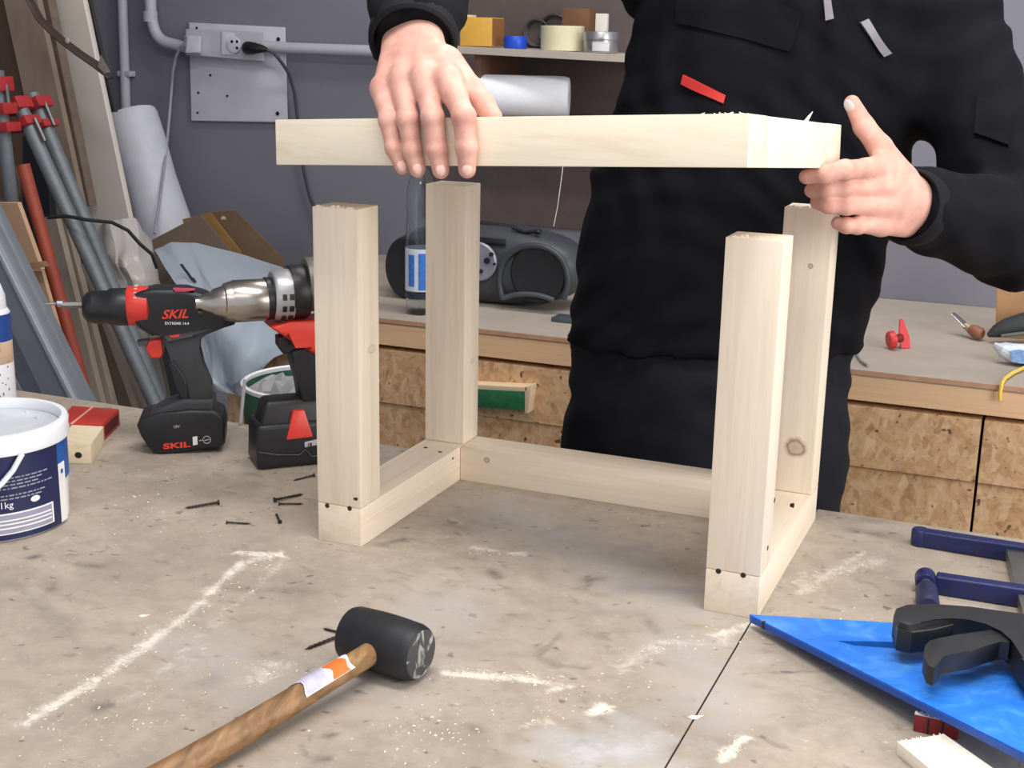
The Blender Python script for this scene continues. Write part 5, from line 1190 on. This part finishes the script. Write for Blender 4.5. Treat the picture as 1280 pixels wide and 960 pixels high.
# green bin standing on the floor behind the workbench
gbc = py(388, 476, .492); Zr = gbc.z; kg2 = depth(gbc)/FPX; rg2 = 84*kg2; Hg = Zr-ZF; gbc = Vector((gbc.x, gbc.y, ZF))
gbk = thing('green_bin', 'tall green plastic bin with white rim behind the large drill', 'bin', gbc); M = Matrix.Translation(gbc)
m_gp2 = mat('green_plastic', (38, 92, 70), .5, var=.1)
B().lathe([(0, 0), (rg2*.8, 0), (rg2*.82, .002), (rg2, Hg-.003), (rg2-.003, Hg-.002), (rg2*.8, .004), (0, .004)], M, 48).build('bin_wall', m_gp2, gbk)
B().lathe([(rg2-.004, Hg-.006), (rg2+.0015, Hg-.006), (rg2+.0025, Hg), (rg2-.001, Hg+.002), (rg2-.005, Hg)], M, 48, closed=True).build('rim', m_wplast, gbk)
rs = np.random.default_rng(2); V = []; F = []
for i in range(9):
    for k in range(24):
        a = 2*PI*k/24; q = rg2*.955*i/8; V.append(gbc+Vector((q*math.cos(a), q*math.sin(a), Hg-.016+.020*(1-i/8)+.008*rs.normal()*(i < 8))))
for i in range(8):
    for k in range(24): F.append((i*24+k, i*24+(k+1) % 24, (i+1)*24+(k+1) % 24, (i+1)*24+k))
B().raw(V, F).build('crumpled_contents', mat('pale_grey_rag', (150, 150, 152), .8, var=.1), gbk, ang=15)
p0 = pz(301, 531, 0); p0.y = min(p0.y, .368)
single(B().tube([p0+Vector((0, 0, .003)), py(306, 474, .37)], .0026, 8), 'white_stick', mat('white_trim', (214, 214, 224), .4), 'thin white stick standing left of the green bin', 'stick', p0)
# ================================================================== PERSON
YP_ = 0.62
per = thing('person', 'person in dark work jacket lowering the seat frame with both hands', 'person', (py(880, 500, YP_).x, YP_, ZF))
ROWS = [(-100, 1012, 62), (-70, 1008, 118), (-40, 1000, 168), (0, 996, 196), (140, 964, 194), (215, 934, 191), (300, 913, 188), (400, 897, 186), (480, 882, 178), (560, 877, 175)]
zc = []; xc = []; yc = []; ac = []
for (r_, cx_, hw) in ROWS:
    p = py(cx_, r_, YP_); zc.append(p.z); xc.append(p.x); yc.append(p.y); ac.append(hw*depth(p)/FPX)
o_ = np.argsort(zc); zc, xc, yc, ac = (np.array(q)[o_] for q in (zc, xc, yc, ac))
XA = np.array([RX[0], RX[1]])/np.hypot(RX[0], RX[1]); YA = np.array([-XA[1], XA[0]])
bdep = np.interp(zc, [zc[0], zc[2], zc[-4], zc[-1]], [.150, .148, .132, .075])
def torso(P, d=0.0, zlo=None, zhi=None):
    x = np.interp(P[:, 2], zc, xc); y = np.interp(P[:, 2], zc, yc); a = np.interp(P[:, 2], zc, ac)-d; b_ = np.interp(P[:, 2], zc, bdep)-d
    q = np.stack([P[:, 0]-x, P[:, 1]-y], 1); u = (q @ XA)/a; w = (q @ YA)/b_
    f = ((np.abs(u)**2.4+np.abs(w)**2.4)**(1/2.4)-1)*np.minimum(a, b_)
    f = np.maximum(f, P[:, 2]-(zc[-1] if zhi is None else zhi))
    return np.maximum(f, (zc[0] if zlo is None else zlo)-P[:, 2])
# joints
SR, ER, WR = pd(868, -55, 1.90), pd(540, -130, 1.66), pd(516, 52, 1.452)
SL_, EL, WL = pd(1176, -5, 1.86), pd(1266, 292, 1.715), pd(1136, 258, 1.535)
fR = (WR-ER).normalized(); fL = (WL-EL).normalized()
def wrinkle(P, s=1.0):
    x, y, z = P[:, 0], P[:, 1], P[:, 2]
    n = np.sin(38*x+9*np.sin(11*z+3*y)+5*z)*np.sin(27*z+6*np.sin(13*x)+8*y)
    m = np.sin(70*z+12*np.sin(9*x+4*y)+20*x)*np.sin(31*y+22*x+4*np.sin(17*z))
    return s*(.0042*n+.0026*m)
def jacket(P):
    f = torso(P, 0.0, zlo=ZHEM)
    hem = ZHEM
    r = smin(cone(P, SR, ER, .080, .076), cone(P, ER, WR+fR*.02, .074, .046), .03)
    r = np.minimum(r, cone(P, ER+(WR-ER)*.5, ER+(WR-ER)*.85, .060, .052))
    l = smin(cone(P, SL_, EL, .074, .066), cone(P, EL, WL+fL*.02, .066, .043), .03)
    l = np.minimum(l, cone(P, EL+(WL-EL)*.2, EL+(WL-EL)*.75, .064, .053))
    r = np.maximum(r, (P-npv(WR)) @ npv(fR)); l = np.maximum(l, (P-npv(WL)) @ npv(fL))
    f = smin(smin(f, r, .03), l, .035)
    return f + wrinkle(P)
ZHEM = py(890, 425, YP_).z
m_jack = mat('black_work_jacket', (8, 8, 16), .85, var=.12, scale=60, bump=.08, spec=.2); m_trou = mat('navy_work_trousers', (17, 19, 29), .85, var=.1, scale=60, bump=.08, spec=.3)
allp = [SR, ER, WR, SL_, EL, WL]
lo = (min(p.x for p in allp)-.12, min(p.y for p in allp)-.12, ZHEM-.02); hi = (max(p.x for p in allp)+.12, YP_+.24, max(zc[-1], ER.z+.12)+.02)
V, Q = surface_nets(jacket, lo, hi, .0075)
jk = mesh_obj('jacket', V, Q, m_jack, per)
# trousers
HRp, HLp = py(792, 545, YP_), py(966, 545, YP_)
FR = Vector((HRp.x-.03, YP_-.02, ZF+.09)); FL_ = Vector((HLp.x+.04, YP_+.02, ZF+.09))
KR = HRp.lerp(FR, .48)+Vector((0, -.03, 0)); KL = HLp.lerp(FL_, .48)+Vector((0, -.03, 0))
def trousers(P):
    f = torso(P, .010, zlo=HRp.z-.03, zhi=ZHEM+.06)
    for h, k, ft in ((HRp, KR, FR), (HLp, KL, FL_)):
        f = smin(f, smin(cone(P, h, k, .108, .088), cone(P, k, ft, .088, .080), .03), .03)
    f = np.maximum(f, ZF+.075-P[:, 2])
    return f + wrinkle(P, .8)
V, Q = surface_nets(trousers, (HRp.x-.2, YP_-.24, ZF+.06), (HLp.x+.22, YP_+.24, ZHEM+.09), .010)
mesh_obj('trousers', V, Q, m_trou, per)
m_shoe = mat('black_work_shoe', (22, 22, 24), .5, var=.1)
for ft in (FR, FL_):
    b = B(); b.tube([Vector((ft.x, ft.y+.075, ZF+.045)), Vector((ft.x, ft.y+.04, ZF+.055)), Vector((ft.x, ft.y-.04, ZF+.050)), Vector((ft.x, ft.y-.13, ZF+.038)), Vector((ft.x, ft.y-.185, ZF+.030))], [.034, .046, .046, .046, .030], 18, flat=1.0)
    b.ell((ft.x, ft.y+.02, ZF+.085), (.05, .06, .05))
    for v in b.bm.verts: v.co.z = max(v.co.z, ZF+.004)
    b.build('shoe', m_shoe, per)
# ---- hands (fine surface)
def tp(x, y, o):
    """pixel -> point at distance o in front of the front beam face"""
    n = (MT.to_3x3() @ Vector((0, -1, 0))); p0 = MT @ Vector((0, 0, 0))+n*o; d = Vector(ray(x, y)); C_ = Vector(CAM)
    return C_+d*((p0-C_).dot(n)/d.dot(n))
RF = {'pinky': [tp(480, 111, -.016), tp(486, 151, .0085), tp(493, 185, .0095), tp(503, 209, .0075)],
      'ring': [tp(504, 102, -.016), tp(510, 150, .0115), tp(515, 187, .0105), tp(522, 212, .0080)],
      'middle': [tp(531, 97, -.014), tp(541, 147, .0130), tp(546, 187, .0110), tp(551, 213, .0085)],
      'index': [tp(561, 101, -.012), tp(580, 146, .0120), tp(583, 184, .0110), tp(584, 212, .0085)]}
RRAD = {'pinky': (.0114, .0100, .0092, .0078), 'ring': (.0122, .0108, .0098, .0084), 'middle': (.0126, .0112, .0102, .0088), 'index': (.0126, .0115, .0106, .0090)}
RT = [tp(560, 78, -.055), tp(588, 112, -.040), tp(604, 131, -.034), tp(617, 146, -.030)]
def finger(P, J, R, k=.0035):
    f = cone(P, J[0], J[1], R[0], R[1])
    for i in (1, 2): f = smin(f, cone(P, J[i], J[i+1], R[i], R[i+1]), k)
    for i, g in ((1, 1.04), (2, 1.02)):
        f = smin(f, np.linalg.norm(P-npv(J[i]), axis=1)-R[i]*g, .003)
    return f
def hand(P, F, RAD, T, TR, W, wax, pr=.0125, wr=(.026, .021)):
    """fingers joined with the palm; wax = sideways direction of the wrist"""
    f = None
    mc = [F[n][0] for n in ('pinky', 'ring', 'middle', 'index')]
    for i, n in enumerate(('pinky', 'ring', 'middle', 'index')):
        s = W+wax*((i-1.5)*.013); c = cone(P, mc[i], s, pr if n != 'pinky' else pr-.0015, .0170)
        f = c if f is None else smin(f, c, .010)
    f = smin(f, cone(P, W-wax*.008, W-wax*.008+(W-(mc[1]+mc[2])*.5).normalized()*.09, .0225, .026), .012)
    f = smin(f, cone(P, W+wax*.010, W+wax*.010+(W-(mc[1]+mc[2])*.5).normalized()*.09, .0225, .026), .012)
    for i, n in enumerate(('pinky', 'ring', 'middle', 'index')):
        f = smin(f, cone(P, mc[i], F[n][0].lerp(F[n][1], .42), pr*.98, RAD[n][1]*1.04), .009)
    g = None
    for n in ('pinky', 'ring', 'middle', 'index'):
        q = finger(P, F[n], RAD[n]); g = q if g is None else smin(g, q, .0022)
    f = smin(f, g, .006)
    t = smin(cone(P, T[0], T[1], TR[0], TR[1]), smin(cone(P, T[1], T[2], TR[1], TR[2]), cone(P, T[2], T[3], TR[2], TR[3]), .004), .005)
    return smin(f, t, .011)
WRh = WR+fR*.002
waxR = (RF['index'][0]-RF['pinky'][0]).normalized()
def handR(P): return hand(P, RF, RRAD, RT, (.0165, .0130, .0118, .0092), WRh, waxR, .0140)
LF = {'index': [pd(1100, 210, 1.485), pd(1056, 212, 1.440), pd(1030, 217, 1.432), pd(1008, 221, 1.44)],
      'middle': [pd(1104, 233, 1.487), pd(1057, 235, 1.462), pd(1033, 237, 1.462), pd(1015, 238, 1.475)],
      'ring': [pd(1104, 257, 1.492), pd(1058, 257, 1.467), pd(1036, 256, 1.467), pd(1022, 253, 1.48)],
      'pinky': [pd(1101, 280, 1.502), pd(1072, 282, 1.480), pd(1058, 282, 1.478), pd(1047, 279, 1.482)]}
LRAD = {'pinky': (.0105, .0092, .0084, .0076), 'ring': (.0112, .0102, .0094, .0084), 'middle': (.0114, .0104, .0096, .0086), 'index': (.0114, .0104, .0094, .0082)}
LT = [pd(1126, 222, 1.515), pd(1100, 184, 1.50), pd(1080, 158, 1.50), pd(1065, 129, 1.50)]
waxL = (LF['index'][0]-LF['pinky'][0]).normalized()
WLh = WL+fL*(-.012)
HEEL = (pd(1118, 240, 1.512), pd(1134, 254, 1.530))
def handL(P): return smin(hand(P, LF, LRAD, LT, (.0175, .0135, .0120, .0092), WLh, waxL, .0135), cone(P, HEEL[0], HEEL[1], .026, .027), .012)
m_skin = NT('skin')
_n = m_skin.noise(m_skin.co, 45, 4, .6); _n2 = m_skin.noise(m_skin.co, 160, 3)
_c = m_skin.ramp(_n, [(.3, lin((204, 148, 135))), (.55, lin((220, 170, 155))), (.75, lin((228, 184, 170)))])
m_skin.base(m_skin.mix(m_skin.math('MULTIPLY', _n2, .15), _c, lin((190, 120, 108)))); m_skin.rough(.5); m_skin.bump(m_skin.noise(m_skin.co, 420, 3), .12, .0006)
m_skin.b.inputs['Subsurface Weight'].default_value = .12; m_skin.b.inputs['Subsurface Radius'].default_value = (.010, .004, .002); m_skin.b.inputs['Subsurface Scale'].default_value = .5
m_skin.b.inputs['Specular IOR Level'].default_value = .35; m_skin = m_skin.m
def bb(pts, pad): return tuple(min(p[i] for p in pts)-pad for i in range(3)), tuple(max(p[i] for p in pts)+pad for i in range(3))
hR = [q for f in RF.values() for q in f]+RT+[WRh-fR*.07]; hL = [q for f in LF.values() for q in f]+LT+[WLh-fL*.07]
def clipped(fn, W, fx): return lambda P: np.maximum(fn(P), ((npv(W)-npv(fx)*.06)-P) @ npv(fx))
V1, Q1 = surface_nets(clipped(handR, WRh, fR), *bb(hR, .034), .0021)
V2, Q2 = surface_nets(clipped(handL, WLh, fL), *bb(hL, .036), .0021)
# ---- the body under the clothes, one surface from head to ankles
hz = zc[-1]; HC = Vector((xc[-1]-.005, YP_-.035, hz+.17))
HRT = Matrix.Rotation(math.radians(24), 3, 'X'); HRN = np.array(HRT, dtype=np.float32)
def hp(x, y, z): return HC + HRT @ Vector((x, y, z))       # point on the bowed head
def body(P):
    f = torso(P, .034, zlo=HRp.z+.06, zhi=hz-.01)
    for h, k, ft in ((HRp, KR, FR), (HLp, KL, FL_)): f = smin(f, smin(cone(P, h, k, .080, .058), cone(P, k, ft, .056, .040), .03), .05)
    f = smin(f, smin(cone(P, SR, ER, .050, .042), cone(P, ER, WR-fR*.02, .042, .030), .02), .03)
    f = smin(f, smin(cone(P, SL_, EL, .048, .042), cone(P, EL, WL-fL*.02, .042, .030), .02), .03)
    f = smin(f, cone(P, (xc[-1], YP_, hz-.05), HC-Vector((0, -.02, .06)), .062, .058), .03)
    Pw = P; P = (P-npv(HC)) @ HRN + npv(HC)
    q = (P-npv(HC))/npv((.074, .094, .112)); h = (np.linalg.norm(q, axis=1)-1)*.074
    h = smin(h, cone(P, HC+Vector((0, -.055, -.075)), HC+Vector((0, -.02, -.03)), .040, .06), .03)
    h = smin(h, cone(P, HC+Vector((0, -.088, .012)), HC+Vector((0, -.108, -.026)), .007, .013), .012)
    for s in (-1, 1):
        h = smin(h, cone(P, HC+Vector((s*.078, .01, .012)), HC+Vector((s*.075, .004, -.022)), .014, .010), .006)
    h = smin(h, cone(P, HC+Vector((-.022, -.092, -.058)), HC+Vector((.022, -.092, -.058)), .0065, .0065), .006)
    h = smin(h, cone(P, HC+Vector((-.040, -.086, .024)), HC+Vector((.040, -.086, .024)), .009, .009), .012)
    return smin(f, h, .02)
V3, Q3 = surface_nets(body, (min(ER.x, FR.x)-.08, min(WR.y, WL.y, YP_-.2)-.05, ZF+.05), (EL.x+.1, YP_+.2, HC.z+.13), .009)
n1, n2 = len(V3), len(V3)+len(V1)
bo = mesh_obj('body', np.vstack([V3, V1, V2]), np.vstack([Q3, Q1+n1, Q2+n2]), m_skin, per)
m_hair = mat('brown_hair', (58, 42, 32), .6, var=.2, scale=150, stretch=(1, 1, .2))
def hair(P):
    P = (P-npv(HC)) @ HRN + npv(HC)
    q = (P-npv(HC+Vector((0, .012, .014))))/npv((.083, .099, .114)); f = (np.linalg.norm(q, axis=1)-1)*.083
    return np.maximum(f, np.minimum(1, 1)*((HC.z+.045)-P[:, 2])*1.0-np.clip((P[:, 1]-HC.y+.03)*1.1, -.2, .12))+.002*np.sin(160*P[:, 0])*np.sin(120*P[:, 1])
V, Q = surface_nets(hair, tuple(HC-Vector((.13, .16, .16))), tuple(HC+Vector((.13, .16, .16))), .005)
mesh_obj('hair', V, Q, m_hair, bo)
m_eye = mat('eye_white', (225, 222, 218), .2); m_iris = mat('iris', (60, 50, 44), .2)
for s in (-1, 1):
    c = hp(s*.031, -.0795, .004); e = B().ell(c, (.0115, .0115, .0115)).build('eye', m_eye, bo)
    B().ell(c+HRT @ Vector((0, -.0086, -.0025)), (.0052, .0045, .0052), None, 14, 8).build('iris', m_iris, bo)
    B().ell(c+HRT @ Vector((0, .0012, .0042)), (.0132, .0122, .0095)).build('eyelid', m_skin, bo)
    B().tube([c+HRT @ Vector(q) for q in ((-.017, -.012, .018), (0, -.018, .022), (.017, -.012, .018))], .003, 8, flat=.6).build('eyebrow', m_hair, bo)
B().tube([hp(x, y, -.058) for x, y in ((-.022, -.0915), (-.010, -.0985), (0, -.0995), (.010, -.0985), (.022, -.0915))], [.001, .0035, .003, .0035, .001], 8).build('lips', mat('lips', (186, 116, 108), .5), bo)
# fingernails
m_nail = mat('fingernail', (226, 184, 172), .3, var=.03); m_nailp = mat('pale_thumbnail', (206, 196, 194), .35, var=.03)
def nail(p, t, n, w, l, m):
    t = t.normalized(); n = (n-t*n.dot(t)).normalized(); s = t.cross(n)
    R = Matrix(((s.x, t.x, n.x, p.x), (s.y, t.y, n.y, p.y), (s.z, t.z, n.z, p.z), (0, 0, 0, 1)))
    B().ell((0, 0, 0), (w, l, .0022), R, 16, 8).build('fingernail', m, bo)
view = Vector(FW)*-1
for n in ('pinky', 'ring', 'middle', 'index'):
    J = RF[n]; t = J[3]-J[2]; nn_ = (view-t.normalized()*view.dot(t.normalized())).normalized()
    nail(J[3]+nn_*(RRAD[n][3]-.0010)-t.normalized()*.0005, t, nn_, .0052, .0062, m_nail)
t = LT[3]-LT[2]; side = (Vector(RX)*-.8+view*.6); side = (side-t.normalized()*side.dot(t.normalized())).normalized()
nail(LT[3]+side*.0082-t.normalized()*.002, t, side, .0062, .0085, m_nailp)
# ---- jacket details laid on the cloth
def hit(x, y):
    d = ray(x, y); d = d/np.linalg.norm(d); t = 1.0
    for _ in range(90):
        f = float(jacket((CAM+d*t)[None].astype(np.float32))[0]); t += max(f*.7, .0004)
        if f < .0006 or t > 3: break
    return Vector(CAM+d*t)
def nrm(p):
    p = np.array(p); e = .006; P = np.repeat(p[None], 6, 0)
    for i in range(3): P[2*i, i] += e; P[2*i+1, i] -= e
    f = jacket(P.astype(np.float32)); return Vector((f[0]-f[1], f[2]-f[3], f[4]-f[5])).normalized()
def drape(quad, nu, nv, th, name, m, root, lift=.0012, tilt=0.0):
    (ax_, ay), (bx, by), (cx_, cy), (dx, dy) = quad; V = []; N_ = []
    for j in range(nv+1):
        for i in range(nu+1):
            u, v = i/nu, j/nv; x = (ax_*(1-u)+bx*u)*(1-v)+(dx*(1-u)+cx_*u)*v; y = (ay*(1-u)+by*u)*(1-v)+(dy*(1-u)+cy*u)*v
            p = hit(x, y); n = nrm(p); V.append(p+n*(lift+tilt*v)); N_.append(n)
    k = len(V); V2 = V+[p-n*(th+lift) for p, n in zip(V, N_)]; F = []
    for j in range(nv):
        for i in range(nu):
            q = j*(nu+1)+i; F.append((q, q+1, q+nu+2, q+nu+1)); F.append((q+k, q+nu+1+k, q+nu+2+k, q+1+k))
    for e in ([i for i in range(nu+1)], [nv*(nu+1)+i for i in range(nu+1)], [j*(nu+1) for j in range(nv+1)], [j*(nu+1)+nu for j in range(nv+1)]):
        for a, c in zip(e[:-1], e[1:]): F.append((a, c, c+k, a+k))
    return B().raw(V2, F).build(name, m, root, ang=50)
m_tag = mat('red_tag', (206, 52, 50), .6, var=.05); m_zip = mat('grey_zip_pull', (128, 124, 130), .5, var=.1); m_flap = mat('jacket_flap', (10, 10, 19), .8, var=.12, scale=60, spec=.3)
drape([(846, -30), (1004, 14), (988, 64), (846, 28)], 12, 5, .003, 'pocket_flap', m_jack, jk, .0018, .0025)
drape([(855, 93.5), (907, 119), (904, 130), (852, 104.5)], 8, 2, .002, 'red_tag', m_tag, jk, .0035)['label'] = 'small red fabric tag on the chest'
drape([(1027, -12), (1036, -12), (1041, 24), (1032, 26)], 2, 6, .003, 'zip_pull', m_zip, jk, .005)['label'] = 'grey zip pull'
drape([(1074, 28), (1083, 24), (1113, 66), (1104, 71)], 2, 6, .003, 'zip_pull', m_zip, jk, .005)['label'] = 'grey zip pull'
drape([(1222, 120), (1264, 136), (1260, 184), (1218, 168)], 5, 6, .004, 'sleeve_pocket', m_jack, jk, .003, .004)
# cuffs
def cuff(W, fx, r, L):
    M = axisM(W-fx*(L-.004), fx)
    B().lathe([(r-.006, 0), (r, 0), (r+.001, L*.5), (r, L-.003), (r-.003, L), (r-.006, L-.002)], M, 36, closed=True).build('cuff', m_flap, jk)
cuff(WR, fR, .0490, .026); cuff(WL, fL, .0445, .022)
# collar standing around the neck
c0 = Vector((xc[-1], YP_, hz-.012)); b = B()
b.lathe([(.070, -.02), (.082, -.02), (.080, .045), (.076, .05), (.070, .045)], Matrix.Translation(c0), 36, closed=True); b.build('collar', m_flap, jk)
# ================================================================== SAWDUST
random.seed(21)
b = B(); m_sd = mat('pale_wood_flakes', (244, 236, 218), .8, var=.06, scale=200)
SD = [([(352, 692), (230, 772), (140, 838), (40, 900)], 12, 170), ([(558, 843), (640, 846), (705, 858)], 8, 110), ([(545, 880), (560, 920)], 30, 40), ([(905, 800), (820, 805), (740, 880)], 22, 80), ([(310, 850), (350, 835)], 25, 60),
      ([(985, 728), (1090, 703)], 16, 50), ([(60, 930), (160, 900), (260, 870)], 45, 70), ([(660, 900), (700, 870)], 20, 30), ([(1080, 770), (940, 790)], 14, 30), ([(180, 650), (210, 600)], 30, 40), ([(480, 940), (600, 900)], 45, 40), ([(910, 945), (930, 925)], 6, 25), ([(590, 690), (650, 694)], 5, 20)]
def flake(p, s):
    a = random.uniform(0, 6.28); c, n = math.cos(a)*s, math.sin(a)*s; z = .0004
    q = [p+Vector((c, n, z)), p+Vector((-n*.45, c*.45, z+s*random.uniform(0, .5))), p+Vector((-c, -n, z)), p+Vector((n*.4, -c*.4, z+s*random.uniform(0, .3)))]
    b.slab(q, (0, 0, -.0003))
for pts, w, n in SD:
    for _ in range(n):
        f = random.random()*(len(pts)-1); i = int(f); f -= i
        x = pts[i][0]*(1-f)+pts[i+1][0]*f+random.gauss(0, w); y = pts[i][1]*(1-f)+pts[i+1][1]*f+random.gauss(0, w*.5)
        flake(pz(x, y, 0), random.choice([.0006, .0008, .001, .0014, .0019]))
o = b.build('sawdust', m_sd, smooth=False); o['kind'] = 'stuff'; o['label'] = 'pale sawdust and small wood flakes strewn over the workbench'; o['category'] = 'sawdust'
for (x, y, s, lb) in ((748, 889, .0075, 'largest pale wood chip on the bench right of the mallet'), (869, 897, .0055, 'pale wood chip lying on the seam of the workbench'), (481, 0, 0, ''), (180, 770, .0045, 'pale wood chip at the edge of the white dust trail')):
    if not s: continue
    bb = B(); p = pz(x, y, 0); bb.slab([p+Vector(q)*s for q in ((-1.2, -.5, .08), (-.2, -.8, .05), (.5, -.3, .1), (1.2, .7, .35), (.3, .5, .2), (-.7, .4, .1))], (0, 0, -.0006))
    for v in bb.bm.verts: v.co.z = max(v.co.z, .0002)
    single(bb, 'wood_chip', m_sd, lb, 'wood chip', p, 'wood chips on the workbench', smooth=False)
